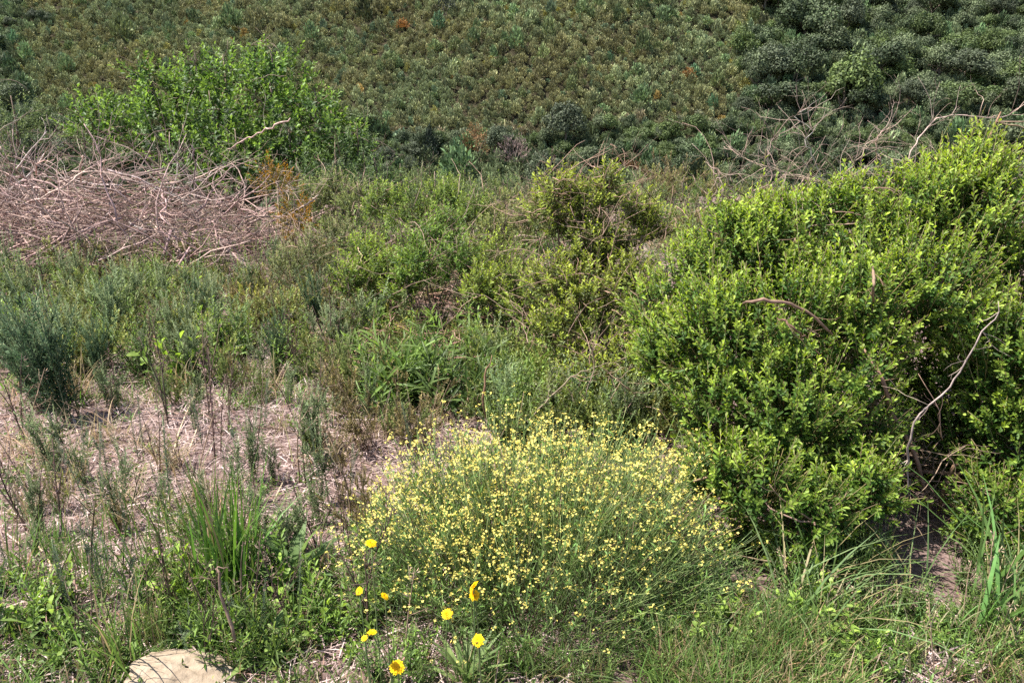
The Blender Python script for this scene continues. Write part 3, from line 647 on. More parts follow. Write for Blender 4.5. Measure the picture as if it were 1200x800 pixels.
# mid-slope shrubs between the brush pile and the loose shrub
def mid_shrub(label, L_, c0, c1, ll=.034, lw=.014, nper=420, name='mid_shrub'):
    lo = [(at(px, py - 14, Y), r*1.25) for px, py, Y, r in L_]; f_, t_ = leafy_shrub(lo, nper, c0, c1, ll, lw, (.08, .17), 14, (.4, 1.05), .9, 'd', .5, .6)
    x, y = np.mean([c[0] for c, r in lo]), np.mean([c[1] for c, r in lo]); b = np.array([x, y, H(x, y)])
    t = thing(name, label, 'shrub', b); rel(f_.mesh('foliage', M_LEAF), 'foliage', t); rel(t_.mesh('twigs', M_STEM), 'twigs', t)
    m = MB(); out = []
    for c, r in lo:
        out.append((smooth_path([b + rng.normal(0, .05, 3)*np.array([1, 1, 0]), (b + c)/2 + rng.normal(0, .06, 3), c, c + np.array([0, 0, r])], 7), np.linspace(.007, .0015, 7)))
        for _ in range(6): out += twig_tree(c + rng.normal(0, r*.6, 3), rdir(1, -.2, .9)[0], rng.uniform(.15, .5), .003, 1, .22, (1, 2))
    add_branches(m, out, (.32, .225, .165), 4, .2); rel(m.mesh('branches', M_WOOD), 'branches', t)
mid_shrub('dark green upright shrub in the middle of the slope with bare twigs', [(505, 300, 5.6, .17), (520, 280, 5.7, .13), (490, 325, 5.4, .16), (535, 320, 5.4, .14)], (.06, .12, .02), (.22, .33, .07))
mid_shrub('fresh green tangled shrub on the slope below the strewn twigs', [(430, 320, 5.8, .16), (455, 335, 5.6, .16), (415, 345, 5.5, .13), (470, 350, 5.3, .12)], (.085, .14, .025), (.30, .41, .07))
mid_shrub('yellow-green tangled shrub between the dark shrub and the loose shrub', [(575, 320, 5.6, .16), (600, 345, 5.3, .17), (565, 355, 5.1, .14), (620, 370, 4.9, .15)], (.09, .13, .025), (.33, .42, .07))
mid_shrub('low grey-olive shrub on the slope near the brush pile end', [(365, 310, 6.2, .17), (395, 295, 6.5, .15), (340, 325, 6.0, .14)], (.085, .105, .04), (.24, .28, .11), .026, .009)
mid_shrub('low bright shrub on the brink above the dark upright shrub', [(480, 262, 7.6, .2), (520, 250, 7.9, .2), (555, 262, 7.6, .18), (445, 255, 7.8, .17)], (.075, .12, .025), (.25, .34, .07), .04, .016, 300)
mid_shrub('grey-green shrub filling the gap at the end of the brush pile', [(365, 250, 8.6, .22), (395, 240, 8.8, .2), (345, 262, 8.2, .16), (420, 255, 8.4, .2)], (.08, .105, .035), (.24, .29, .10), .035, .013, 300)
mid_shrub('low olive shrub on the brink below the young sprigs', [(600, 262, 7.4, .18), (625, 275, 7.0, .17), (580, 285, 6.8, .15)], (.08, .10, .03), (.24, .27, .085), .035, .013, 300)

# spread-eagled dead branch in front of the loose shrub
for pts, lab in [([(610, 500), (640, 470), (675, 440), (705, 427), (735, 420)], 'thin dead branch reaching out level in front of the loose shrub'),
                 ([(705, 428), (730, 445), (760, 480)], 'thin dead branch bending downward in front of the loose shrub'),
                 ([(690, 465), (700, 430), (695, 405), (720, 390)], 'dark forked dead branch standing in front of the loose shrub')]:
    dead('bare_branch', lab, pts, (3.35, 3.45), .0035, .0015, (.30, .21, .15), 18, 10)

# ------------------------------------------------------------------ the yellow flowering bush
fc = np.array([.09, 2.38, 0.]); fc[2] = H(fc[0], fc[1])
yb = thing('flowering_bush', 'dome of thin green stems covered in small pale yellow flower clusters', 'bush', fc)
ns = 1700
rr = np.sqrt(rng.uniform(0, 1, ns)); far_ = rng.uniform(0, 1, ns) < .16; rr[far_] *= rng.uniform(1.0, 1.4, int(far_.sum())); aa = rng.uniform(0, 6.28, ns)
tipx = rr*np.cos(aa); tipy = rr*np.sin(aa)
bump = .13*sn(tipx*2.6, tipy*2.6, 1., 2.) + .05*sn(tipx*6, tipy*6, 1., 5.)
htz = (.53*np.sqrt(np.clip(1 - .85*rr**2, .02, 1)) + bump)*rng.uniform(.55, 1.16, ns)
tip = np.stack([tipx*.74 + .04, tipy*.55 + .03, htz], -1) + rng.normal(0, .03, (ns, 3))
bas = np.stack([tipx*.46, tipy*.36, np.zeros(ns)], -1) + rng.normal(0, .035, (ns, 3))*np.array([1, 1, 0])
mid = bas*.45 + tip*.55; mid[:, 2] = htz*.66; mid += rng.normal(0, .035, mid.shape)
t = np.linspace(0, 1, 6)[None, :, None]
pth = bas[:, None]*(1-t)**2 + 2*mid[:, None]*t*(1-t) + tip[:, None]*t*t
m = MB(); cst = mix((.17, .25, .075), (.31, .36, .13), rng.uniform(0, 1, ns)); brn = rng.uniform(0, 1, ns) < .14; cst[brn] = (.26, .18, .11)
m.tubes(pth, np.linspace(.0019, .0009, 6), cst, 3)
nb = ns*3; k = rng.integers(0, ns, nb); i = rng.integers(2, 5, nb); pb = pth[k, i]; db = nrm(pth[k, i+1] - pth[k, i] + rng.normal(0, .05, (nb, 3))); lb = rng.uniform(.05, .13, nb)
bp = curve_paths(pb, db, lb, 4, .15, .04); m.tubes(bp, .0008, jcol((.12, .17, .06), nb), 3)
mobj('stems', m.mesh('stems', M_STEM), yb)
m = MB(); kk = rng.integers(0, ns, 15000); ii = np.sqrt(rng.uniform(.01, .9, 15000)); j0 = (ii*5).astype(int); fr = (ii*5 - j0)[:, None]
pl = pth[kk, j0]*(1-fr) + pth[kk, np.minimum(j0+1, 5)]*fr
m.leaves(pl, nrm(rdir(15000, -.1, 1.) + np.array([0, 0, .5])), rdir(15000, .0, 1.), rng.uniform(.012, .034, 15000), rng.uniform(.003, .007, 15000), jcol((.16, .26, .07), 15000, .25), 'd')
mobj('foliage', m.mesh('foliage', M_LEAF), yb)
def flower_cluster(n):
    m = MB(); P = rng.normal(0, .0065, (n, 3)) + np.array([0, 0, .004]); N_ = nrm(rdir(n, .1, 1.) + np.array([0, 0, .5]))
    a = nrm(np.cross(N_, rdir(n))); b = np.cross(N_, a)
    for q in range(4):
        d = a*math.cos(q*math.pi/2) + b*math.sin(q*math.pi/2)
        m.leaves(P, nrm(d + N_*.45), N_, .0058*rng.uniform(.7, 1.25, n), .0046, jcol((.82, .70, .19), n, .14, .05), 'q', .05, .2)
    nb_ = 4; m.leaves(rng.normal(0, .005, (nb_, 3)), rdir(nb_, .2, 1.), rdir(nb_), .006, .003, jcol((.35, .36, .08), nb_), 'd')
    return m
CL = [flower_cluster(int(c)).mesh('flower_cluster', M_PETAL) for c in (2, 3, 3, 4, 5, 3)]
cand = np.concatenate([tip, bp[:, -1]]); w_ = proj(cand + fc)
frac = np.clip((cand[:, 2] - .12)/.22, 0, 1)*np.clip(.85 - .22*(cand[:, 0]/.66) + .5*cand[:, 1]/.5, 0.14, 1)
selc = np.where(rng.uniform(0, 1, len(cand)) < frac*1.7*np.clip(.75 + .7*sn(cand[:, 0]*5, cand[:, 1]*5 + cand[:, 2]*3, 1., 3.), .12, 1))[0]; selc = selc[np.argsort(w_[2][selc])]
allv = MB()
for q, j in enumerate(selc):
    if q < 300:
        o = mobj('flower_cluster', CL[rng.integers(0, 6)], yb); o.location = cand[j]; o.rotation_euler = (rng.normal(0, .4), rng.normal(0, .4), rng.uniform(0, 6.28)); s_ = rng.uniform(.45, 1.0); o.scale = (s_, s_, s_)
    else:
        c = flower_cluster(int(rng.integers(2, 6))); s_ = rng.uniform(.45, 1.0)
        for V, T, C in zip(c.v, c.f, c.c): pass
        V = np.concatenate(c.v)*s_ + cand[j]; allv.add(V, np.concatenate(c.f), np.concatenate(c.c))
o = mobj('flowers', allv.mesh('flowers', M_PETAL), yb); o['kind'] = 'stuff'

# ---- bright yellow daisy-like flowers
def daisy(px, py, wpx, label, stemh=.28, tilt=0.):
    Y = 1.55 if py > 730 else 1.75
    c = at(px, py, Y); d = np.linalg.norm(c - CAM); r = wpx*d/F*.45
    g = np.array([c[0] + rng.normal(0, .03), c[1] + .06 + rng.normal(0, .02), H(c[0], c[1] + .06)])
    t = thing('yellow_flower', label, 'flower', g, group='bright yellow flowers in front of the flowering bush')
    m = MB(); m.tubes(smooth_path([g, g*.5 + c*.5 + rng.normal(0, .015, 3), c - np.array([0, 0, .004])], 8)[None] - g, .0015, jcol((.10, .15, .05), 1), 4); mobj('stem', m.mesh('stem', M_STEM), t)
    N_ = nrm(np.array([[rng.normal(0, .4), -.3 + rng.normal(0, .35), 1.]]))[0]; a = nrm(np.cross(N_, [1., 0, 0])[None])[0]; b = np.cross(N_, a)
    m = MB()
    for ring, (nn, el, rl) in enumerate([(20, .05, 1.), (17, .2, .82), (13, .38, .6), (9, .7, .36)]):
        th = np.arange(nn)*2*math.pi/nn + rng.uniform(0, 1) + rng.normal(0, .05, nn)
        dd = (a[None]*np.cos(th)[:, None] + b[None]*np.sin(th)[:, None])*math.cos(el) + N_[None]*math.sin(el)
        m.leaves(np.repeat((c - g)[None], nn, 0), dd, np.repeat(N_[None], nn, 0), r*rl*rng.uniform(.85, 1.1, nn), r*.34, jcol((.88, .58, .008) if ring < 3 else (.84, .48, .01), nn, .10, .04), 'o', .05, .1)
    mobj('flower_head', m.mesh('flower_head', M_PETAL), t)
    m = MB(); dd = rdir(12, -.9, -.1); m.leaves(np.repeat((c - g)[None], 12, 0), dd, rdir(12), r*.6, r*.4, jcol((.09, .14, .04), 12), 'd'); mobj('sepals', m.mesh('sepals', M_LEAF), t)
for px, py, w_, lab in [(435, 636, 15, 'bright yellow flower highest up at the edge of the flowering bush'), (421, 692, 11, 'small half-open yellow flower beside two others at the bush edge'),
                        (451, 698, 12, 'small bright yellow flower beside the half-open one at the bush edge'), (555, 686, 17, 'yellow flower directly above another yellow flower, front of the bush'),
                        (556, 697, 15, 'yellow flower directly below another yellow flower, front of the bush'), (524, 719, 15, 'single yellow flower just below the pair of yellow flowers'),
                        (560, 750, 17, 'yellow flower above the clump of long pale green leaves'), (465, 781, 19, 'largest yellow flower, lowest of all, near the ground'),
                        (436, 740, 12, 'yellow flower seen edge-on and tilted over'), (427, 747, 9, 'closing yellow flower bud beside the tilted flower')]:
    daisy(px, py, w_, lab)

# ------------------------------------------------------------------ brush pile of cut branches
PINK = (.42, .295, .255)
bv = []
for k in range(12):
    m = MB(); add_branches(m, twig_tree((0, 0, 0), (1, 0, .1), rng.uniform(.7, 1.3), rng.uniform(.007, .014), 2, .16, (2, 4), 0, .8, rt=.3), PINK if k % 3 else (.46, .37, .33), 5, .12); bv.append(m.mesh('dead_branch', M_WOOD))
def pile(x0, x1, Y0, Y1, hmax, n, label, grp, scl=(.6, 1.1)):
    for q in range(n):
        x = rng.uniform(x0, x1); y = rng.uniform(Y0, Y1); hh = hmax*(1 - ((y - (Y0+Y1)/2)/((Y1-Y0)*.55))**2)*(1 - .6*abs((x - (x0+x1)/2)/((x1-x0)*.5))**3)
        o = mobj('dead_branch', bv[rng.integers(0, 12)]); o.location = (x, y, H(x, y) + max(.02, hh*rng.uniform(.25, 1.)))
        o.rotation_euler = (rng.uniform(0, 6.28), rng.normal(0, .35) - .1, rng.uniform(0, 6.28)); s_ = rng.uniform(*scl); o.scale = (s_, s_, s_)
        tag(o, label, 'branch', grp)
def twigs_stuff(name, label, x0, x1, Y0, Y1, hmax, n, L=(.15, .5), c=PINK):
    m = MB(); x = rng.uniform(x0, x1, n); y = rng.uniform(Y0, Y1, n); hh = hmax*np.clip(1 - ((y - (Y0+Y1)/2)/((Y1-Y0)*.55))**2, 0, 1)*np.clip(1 - .6*np.abs((x - (x0+x1)/2)/((x1-x0)*.5))**3, 0, 1)
    P = np.stack([x, y, H(x, y) + hh*rng.uniform(0, 1., n)], -1); D = rdir(n, -.35, .5)*np.array([1, .8, .7])
    pt = curve_paths(P, D, rng.uniform(*L, n), 5, 0, .12); m.tubes(pt, np.linspace(1, .45, 5)[None]*rng.uniform(.0016, .005, n)[:, None], jcol(c, n, .25, .04), 3)
    return tag(mobj(name, m.mesh(name, M_WOOD)), label, 'twigs', kind='stuff')
pile(-6.2, -2.6, 7.1, 8.9, 1.15, 150, 'cut dead branch lying in the large brush pile', 'branches of the brush pile')
twigs_stuff('brush_pile_twigs', 'dense dry pinkish grey twigs filling the brush pile', -6.4, -2.5, 6.9, 9.1, .95, 3000, (.15, .5), (.30, .195, .165))
m = MB(); out = []
for _ in range(400):
    x, y = rng.uniform(-6.3, -2.6), rng.uniform(6.9, 9.0); hh = 1.12*(1 - ((y - 8.1)/1.3)**2)*(1 - .55*abs((x + 4.4)/1.9)**3)
    out += twig_tree((x, y, H(x, y) + hh*rng.uniform(.1, .85)), (rng.uniform(-1, 1), rng.normal(0, .5), rng.normal(.08, .33)), rng.uniform(.5, 1.2), rng.uniform(.004, .015), 1, .2, (2, 4), -.02, .8, rt=.3)
add_branches(m, out, PINK, 4, .22); tag(mobj('brushwood', m.mesh('brushwood', M_WOOD)), 'tangle of thin cut branches heaped on the brush pile', 'brushwood', kind='stuff')
pile(-2.2, 1.4, 7.6, 10.2, .4, 34, 'small dead branch among the weeds beside the brush pile', 'branches strewn beside the brush pile', (.4, .8))
twigs_stuff('strewn_twigs', 'dry pinkish twigs strewn on the slope beyond the weeds', -2.4, 1.8, 6.2, 10.5, .3, 700)
twigs_stuff('fallen_twigs', 'reddish brown dead twigs tangled among the mid-slope shrubs', -1.3, 1.0, 4.3, 7.0, .34, 900, (.15, .5), (.33, .20, .15))
BP = [([(38, 235), (75, 217), (100, 202), (130, 203), (165, 215), (200, 232)], 'long pale branch arching across the face of the brush pile'),
      ([(0, 195), (15, 215), (28, 232)], 'pale thick branch end poking out of the end of the brush pile'),
      ([(175, 205), (200, 225), (235, 250)], 'straight pale branch slanting down the middle of the brush pile'),
      ([(372, 228), (352, 244), (335, 252)], 'short thick sawn branch lying at the end of the brush pile'),
      ([(340, 138), (312, 152), (285, 163), (260, 180)], 'thin forked pale branch sticking up behind the brush pile'),
      ([(0, 262), (20, 280), (35, 298)], 'pale branch slanting to the ground below the brush pile'),
      ([(225, 170), (228, 200), (222, 235)], 'upright pale branch standing in the brush pile')]
for pts, lab in BP: dead('dead_branch', lab, pts, (7.2, 7.5), .010, .003, (.42, .32, .28), 22, 7, (.2, .5), 'pale branches on the brush pile')

# ------------------------------------------------------------------ trees and bushes at the edge of the slope
def edge_bush(name, label, lob, c0, c1, ll=.075, lw=.038, nper=70, base=None, cat='shrub', kind='d', grp=None, twigc=(.2, .15, .11), sl=(.2, .4), nl=14):
    lo = [(at(px, py, Y), r) for px, py, Y, r in lob]
    f_, t_ = leafy_shrub([(c, r) for c, r in lo], nper, c0, c1, ll, lw, sl, nl, (.35, 1.), .6, kind, .4, .65)
    x, y = np.mean([c[0] for c, r in lo]), np.mean([c[1] for c, r in lo]); b = np.array([x, y, H(x, y)])
    t = thing(name, label, cat, b, group=grp); rel(f_.mesh('foliage', M_LEAF), 'foliage', t)
    m = MB(); out = []
    for c, r in lo:
        out.append((smooth_path([b + rng.normal(0, .1, 3)*np.array([1, 1, 0]), (b + c)/2 + rng.normal(0, .1, 3), c, c + np.array([0, 0, r*.8])], 7), np.linspace(.03, .006, 7)*min(1., r/.4)))
        for _ in range(5): out += twig_tree(c + rng.normal(0, r*.4, 3), rdir(1, -.1, .9)[0], r*rng.uniform(.6, 1.2), .006, 1, .2, (1, 2))
    add_branches(m, out, twigc, 4); rel(m.mesh('trunk', M_WOOD), 'trunk', t)
edge_bush('broadleaf_tree', 'bright green broad-leaved tree rising behind the brush pile', [(180, 108, 11.5, .42), (215, 118, 11.5, .5), (165, 85, 11.5, .26), (230, 78, 11.7, .24), (265, 100, 11.6, .5), (320, 95, 11.6, .55), (310, 80, 11.8, .35), (130, 145, 11.2, .45),
          (180, 150, 11, .6), (250, 150, 11, .6), (320, 140, 11.2, .6), (370, 135, 11.4, .45), (390, 165, 11.2, .5), (340, 180, 11, .5), (415, 160, 11.3, .25), (110, 150, 11, .4), (220, 190, 10.6, .6), (280, 195, 10.6, .6)], (.05, .10, .02), (.185, .285, .06), .085, .045, 38, cat='tree')
edge_bush('green_shrub', 'mid green shrub sloping down beside the broad-leaved tree', [(395, 200, 10.6, .5), (420, 180, 11, .4), (380, 225, 10.2, .45), (440, 215, 10.4, .4), (350, 215, 10.2, .4)], (.045, .08, .025), (.13, .19, .065), .06, .022, 45)
edge_bush('green_shrub', 'pale grey-green shrub at the far end of the brush pile', [(20, 150, 10.5, .5), (-20, 165, 10.3, .6), (60, 165, 10.4, .4), (15, 185, 10.0, .4), (100, 180, 10., .35)], (.06, .085, .035), (.15, .19, .075), .05, .018, 45)
edge_bush('yellow_green_shrub', 'pale yellow-green shrub in the gap between the tree and the loose shrub', [(470, 215, 11.3, .35), (510, 225, 11, .35), (450, 235, 10.6, .35), (550, 228, 11.2, .32)], (.06, .085, .028), (.18, .22, .07), .045, .016, 55)
edge_bush('olive_shrub', 'dull olive shrub on the brink of the slope behind strewn twigs', [(590, 232, 11.2, .32), (625, 240, 11, .3), (560, 245, 10.6, .3)], (.06, .075, .03), (.15, .165, .07), .04, .013, 55)
edge_bush('olive_shrub', 'olive shrub between the young sprigs and the large shrub', [(800, 232, 10, .35), (840, 225, 10, .35), (770, 250, 9.6, .3), (740, 255, 9.5, .25)], (.055, .075, .025), (.16, .19, .06), .04, .013, 55)
edge_bush('orange_shrub', 'small bush with orange-brown leaves at the end of the brush pile', [(325, 215, 8.2, .2), (350, 265, 7.4, .16), (345, 245, 7.8, .2), (312, 205, 8.4, .2), (375, 285, 7.0, .14)], (.16, .12, .02), (.42, .21, .03), .034, .013, 150, sl=(.1, .2))

# ------------------------------------------------------------------ named plants, near to far
N1 = plant
N1('feather_dark', 82, 495, 165, 'feathery_weed', 'tall dense blue-green feathery weed casting a shadow on the straw', var=0, wide=.85)
N1('feather_dark', 52, 478, 105, 'feathery_weed', 'bright green soft feathery weed leaning on the tall blue-green one', var=0, wide=.8)
N1('spire', 200, 592, 120, 'feathery_weed', 'single narrow dark feathery spire standing alone on the straw', var=0, wide=1.1)
N1('spire', 76, 715, 110, 'feathery_weed', 'single narrow blue-grey spire beside dry curled stalks near the stone', var=0, wide=1.3)
N1('spire', 490, 545, 95, 'feathery_weed', 'narrow grey-green spire at the edge of the yellow flowering bush', var=0)
N1('spire', 407, 590, 90, 'feathery_weed', 'thin pale spire on the straw beside the yellow flowering bush', var=1)
N1('bushy', 168, 445, 105, 'leafy_weed', 'bushy fresh green weed on the upper edge of the straw patch', var=1, wide=.8)
N1('round', 206, 450, 62, 'leafy_weed', 'small weed with a few broad green leaves on the straw edge', var=0)
N1('leafy', 258, 442, 66, 'leafy_weed', 'spreading light green weed at the top of the straw patch', var=0, wide=1.3)
N1('leafy', 285, 420, 55, 'leafy_weed', 'light green weed next to the spreading one at the top of the straw', var=1, wide=1.2)
N1('bushy', 276, 690, 125, 'leafy_weed', 'dark green leafy clump with grass blades standing through it', var=0, wide=.75)
K['clump'] = [sp_tuft(75, .4, .0085, .2, .035, (.13, .24, .05), dry=.08)]; HT['clump'] = .36
N1('clump', 268, 700, 150, 'grass_tuft', 'upright green grass growing through the dark leafy clump', 'grass', var=0, wide=.9)
N1('tuft', 140, 790, 150, 'grass_tuft', 'tall reed-like grass stem clump beside the pale stone', 'grass', var=1, wide=.55)
K['dock'] = [sp_rosette(16, .15, .036, .2, 1.2, (.09, .15, .06), (.2, .29, .10), .3)]; HT['dock'] = .15
N1('dock', 346, 680, 74, 'broad_leaf_rosette', 'rosette of broad pale-blotched green leaves beside the flowering bush', 'weed', var=0)
K['dock2'] = [sp_rosette(14, .11, .03, .5, 1.35, (.11, .18, .06), (.24, .34, .10), .25)]; HT['dock2'] = .085
N1('dock2', 205, 762, 40, 'broad_leaf_rosette', 'low flat rosette of pale green leaves just behind the stone', 'weed')
N1('dock2', 165, 775, 34, 'broad_leaf_rosette', 'low rosette of dark leaves at the edge of the stone', 'weed')
N1('round', 222, 712, 70, 'leafy_weed', 'fresh green round-leaved weed between the grass and the stone', var=0)
N1('round', 70, 762, 70, 'leafy_weed', 'round-leaved green weed at the foot of the blue-grey spire', var=1)
N1('round', 195, 745, 55, 'leafy_weed', 'small shiny round-leaved weed just behind the stone', var=1)
N1('round', 45, 735, 45, 'leafy_weed', 'small yellow-green weed beside the bare soil', var=0)
N1('leafy', 8, 690, 60, 'leafy_weed', 'pale green weed beside dry curled stalks at the bare soil', var=2)
K['pale_long'] = [sp_rosette(24, .15, .014, .15, 1.05, (.12, .18, .06), (.24, .32, .11), .45)]; HT['pale_long'] = .16
N1('pale_long', 545, 802, 75, 'long_leaf_clump', 'clump of long pale green pointed leaves below the yellow flowers', 'weed')
for px, py, h_, lab in [(470, 470, 92, 'bright green long-leaved clump, lightest of its patch'), (525, 478, 95, 'bright green long-leaved clump in the middle of its patch'), (575, 482, 80, 'green long-leaved clump beside a brown dead stem'),
                        (500, 440, 70, 'long-leaved clump behind the bright green patch'), (560, 445, 75, 'long-leaved clump behind the brown dead stem'), (610, 470, 70, 'long-leaved clump at the shrub end of the patch'), (450, 490, 60, 'low long-leaved clump at the straw end of the patch')]:
    N1('lance', px, py, h_, 'long_leaf_clump', lab, 'weed', 'long-leaved clumps behind the flowering bush', wide=1.15)
for px, py, h_, lab in [(515, 350, 105, 'tall dark green leafy weed behind the long-leaved patch'), (495, 340, 80, 'dark leafy weed beside the tallest of its kind'), (470, 370, 70, 'mid green leafy weed above the long-leaved patch'), (550, 360, 85, 'leafy weed with pale tips beside the loose shrub'),
                        (560, 395, 75, 'pale leafy weed just above the brown dead stem'), (590, 400, 70, 'leafy weed at the foot of the loose shrub')]:
    N1('bushy', px, py, h_, 'leafy_weed', lab, 'weed', 'leafy weeds above the long-leaved patch', wide=.8)
# right edge: broad grass and leafy weed in the shade of the shrub
K['broad'] = [sp_tuft(20, .5, .012, .55, .05, (.12, .21, .06), dry=.0), sp_tuft(14, .55, .008, .7, .03, (.14, .21, .08), dry=.15)]; HT['broad'] = .42
N1('broad', 1172, 728, 170, 'broad_grass', 'broad-bladed fresh grass clump in the shade beside the hollow shrub base', 'grass', var=0)
N1('broad', 1195, 700, 140, 'broad_grass', 'broad-bladed grass behind the fresh clump at the hollow shrub base', 'grass', var=0)
N1('broad', 1032, 705, 95, 'broad_grass', 'narrow upright grass standing in the dark hollow under the shrub', 'grass', var=1, wide=.6)
N1('broad', 918, 720, 120, 'broad_grass', 'long arching grass blades between the flowering bush and the dark hollow', 'grass', var=1, wide=1.2)
N1('broad', 960, 735, 95, 'broad_grass', 'long grass blades bending over at the mouth of the dark hollow', 'grass', var=1, wide=1.4)
N1('broad', 640, 800, 95, 'broad_grass', 'greyish broad grass clump in front of the flowering bush', 'grass', var=1, wide=1.)
N1('broad', 610, 790, 80, 'broad_grass', 'short broad grass clump beside the long pale leaves', 'grass', var=0, wide=.8)
N1('broad', 705, 800, 70, 'broad_grass', 'small grass clump under the flowering bush near its dark side', 'grass', var=1, wide=.9)
N1('dry', 1102, 800, 130, 'dry_stalk', 'pale dry seed stalk standing on the bare patch before the shrub', 'stalk', var=3, wide=.8)
# pale fallen stalks on the straw
def ground_stick(pts, r0, r1, lab, c=(.55, .42, .28), lift=.03, tw_=2):
    P = np.array([gp(a, b) for a, b in pts]); P[:, 2] += np.linspace(.01, lift, len(P)); p = smooth_path(P, 12)
    m = MB(); m.tubes(p[None] - P[0], np.linspace(r0, r1, 12), jcol(c, 1, .05), 5)
    o = mobj('dry_stalk', m.mesh('dry_stalk', M_WOOD)); o.location = P[0]; tag(o, lab, 'stalk', 'pale dry stalks on the straw')
for pts, lab in [([(203, 535), (212, 505), (228, 470), (245, 450)], 'pale straight dry stalk lying on the straw patch'), ([(92, 510), (80, 480), (62, 455), (48, 435)], 'pale dry stalk leaning at the foot of the tall blue-green weed'),
                 ([(222, 530), (232, 508)], 'short pale stalk piece on the straw patch'), ([(55, 690), (60, 665), (40, 640)], 'pale curled dry stalk beside the blue-grey spire'), ([(5, 625), (25, 645)], 'short pale dry stalk by the bare soil'),
                 ([(98, 690), (98, 640)], 'thin pale stalk standing beside the reed-like grass'), ([(350, 725), (352, 700), (345, 685)], 'pale bent stalk below the broad-leaf rosette'), ([(320, 592), (338, 560)], 'pale broken stalk on the straw beside the flowering bush'),
                 ([(1030, 712), (1060, 700), (1120, 722)], 'pale dry stalk lying at the mouth of the dark hollow'), ([(1140, 740), (1195, 728)], 'pale dry stalk beside the bare patch at the shrub foot'), ([(150, 452), (185, 448), (205, 455)], 'pale stick lying along the upper edge of the straw patch')]:
    ground_stick(pts, .0045, .003, lab)
# thick dead hooked stalk (brown) and post-like dead stem
m, p0 = px_branch([(285, 770), (275, 735), (262, 700), (255, 672), (258, 667), (264, 668)], (1.95, 2.0), .006, .003, (.33, .23, .16), 14, 3, (.05, .1))
o = mobj('dry_stalk', m.mesh('dry_stalk', M_WOOD)); o.data.transform(Matrix.Translation(-Vector(p0))); o.location = p0; tag(o, 'thick brown dead stalk with a hooked top in front of the grass', 'stalk')
m, p0 = px_branch([(572, 490), (571, 455), (573, 415)], (3.3, 3.3), .007, .004, (.20, .12, .08), 10, 4, (.05, .1))
o = mobj('dry_stalk', m.mesh('dry_stalk', M_WOOD)); o.data.transform(Matrix.Translation(-Vector(p0))); o.location = p0; tag(o, 'upright brown dead stem standing among the long-leaved clumps', 'stalk')

# ---- the stone
bm_p = gp(222, 797); v_, f_ = [], []
nu, nv = 40, 22
th = np.linspace(0, 2*math.pi, nu, endpoint=False); ph = np.linspace(.02, math.pi - .02, nv)
TH, PH = np.meshgrid(th, ph); d = np.stack([np.sin(PH)*np.cos(TH), np.sin(PH)*np.sin(TH), np.cos(PH)], -1)
d = np.sign(d)*np.abs(d)**np.array([.85, .85, .75])
rr_ = 1 + .10*sn(d[..., 0]*3 + d[..., 2]*2, d[..., 1]*3, 1., 2.) + .05*sn(d[..., 0]*8, d[..., 1]*8 + d[..., 2]*6, 1., 5.) + .025*sn(d[..., 0]*20, d[..., 2]*20, 1., 1.) - .05*np.exp(-(np.sin(d[..., 0]*3 + d[..., 1]*4 + d[..., 2]*5)/.12)**2)
V = d*rr_[..., None]*np.array([.165, .11, .07]); V[..., 2] += -.03*(V[..., 0]/.14) + .01
a_ = (np.arange(nv-1)[:, None]*nu + np.arange(nu)[None]); b_ = (np.arange(nv-1)[:, None]*nu + (np.arange(nu)[None] + 1) % nu)
T = np.concatenate([np.stack([a_, a_ + nu, b_ + nu], -1).reshape(-1, 3), np.stack([a_, b_ + nu, b_], -1).reshape(-1, 3)])
mb = MB(); mb.add(V, T, np.ones((nu*nv, 3))*.4); me = mb.mesh('stone', M_ROCK); me.polygons.foreach_set('use_smooth', np.ones(len(me.polygons), bool))
o = mobj('stone', me); o.location = bm_p + np.array([0, -.01, -.014]); o.rotation_euler = (0, .05, .2); tag(o, 'pale tan rounded stone half sunk in the weeds', 'stone')

# ------------------------------------------------------------------ repeated plants, each an individual
def band(kind, name, label, cat, group, spots, hr, wide=1., var=None):
    for px, py in spots: plant(kind, px, py, rng.uniform(*hr)*(.55 + .45*np.clip((py - 200)/350., 0, 1.3)), name, label, cat, group, var, wide*rng.uniform(.8, 1.2))
def spots(n, x0, x1, y0, y1, skip=None):
    o = []
    while len(o) < n:
        x, y = rng.uniform(x0, x1), rng.uniform(y0, y1)
        if sn(x, y*1.8, 38., x0*.01 + n) + rng.normal(0, .25) < -.12: continue
        if skip is None or not skip(x, y): o.append((x, y))
    return o
straw = lambda x, y: (110 < x < 420 and 452 < y < 620)
band('feather', 'feathery_weed', 'grey-green feathery weed on the slope above the straw patch', 'weed', 'feathery weeds above the straw patch', spots(58, -20, 430, 325, 455), (60, 105), .95)
band('olive', 'wiry_weed', 'olive brown wiry small-leaved weed on the open slope below the brush pile', 'weed', 'wiry weeds on the open slope', spots(70, -20, 650, 310, 410), (50, 85), 1.15)
band('olive', 'wiry_weed', 'wiry small-leaved weed between the straw patch and the flowering bush', 'weed', 'wiry weeds beside the flowering bush', spots(12, 380, 500, 450, 560), (60, 95), .8)
band('bushy', 'leafy_weed', 'green leafy weed on the slope between the brush pile and the shrubs', 'weed', 'leafy weeds on the slope', spots(60, 0, 640, 310, 420), (50, 85), .8)
band('leafy', 'leafy_weed', 'light green leafy weed among the feathery weeds', 'weed', 'light green weeds among the feathery ones', spots(26, -10, 420, 320, 450), (45, 75), 1.1)
band('olive', 'wiry_weed', 'far wiry weed near the brink of the slope', 'weed', 'wiry weeds near the brink', spots(60, 380, 900, 228, 300), (45, 85), 1.2)
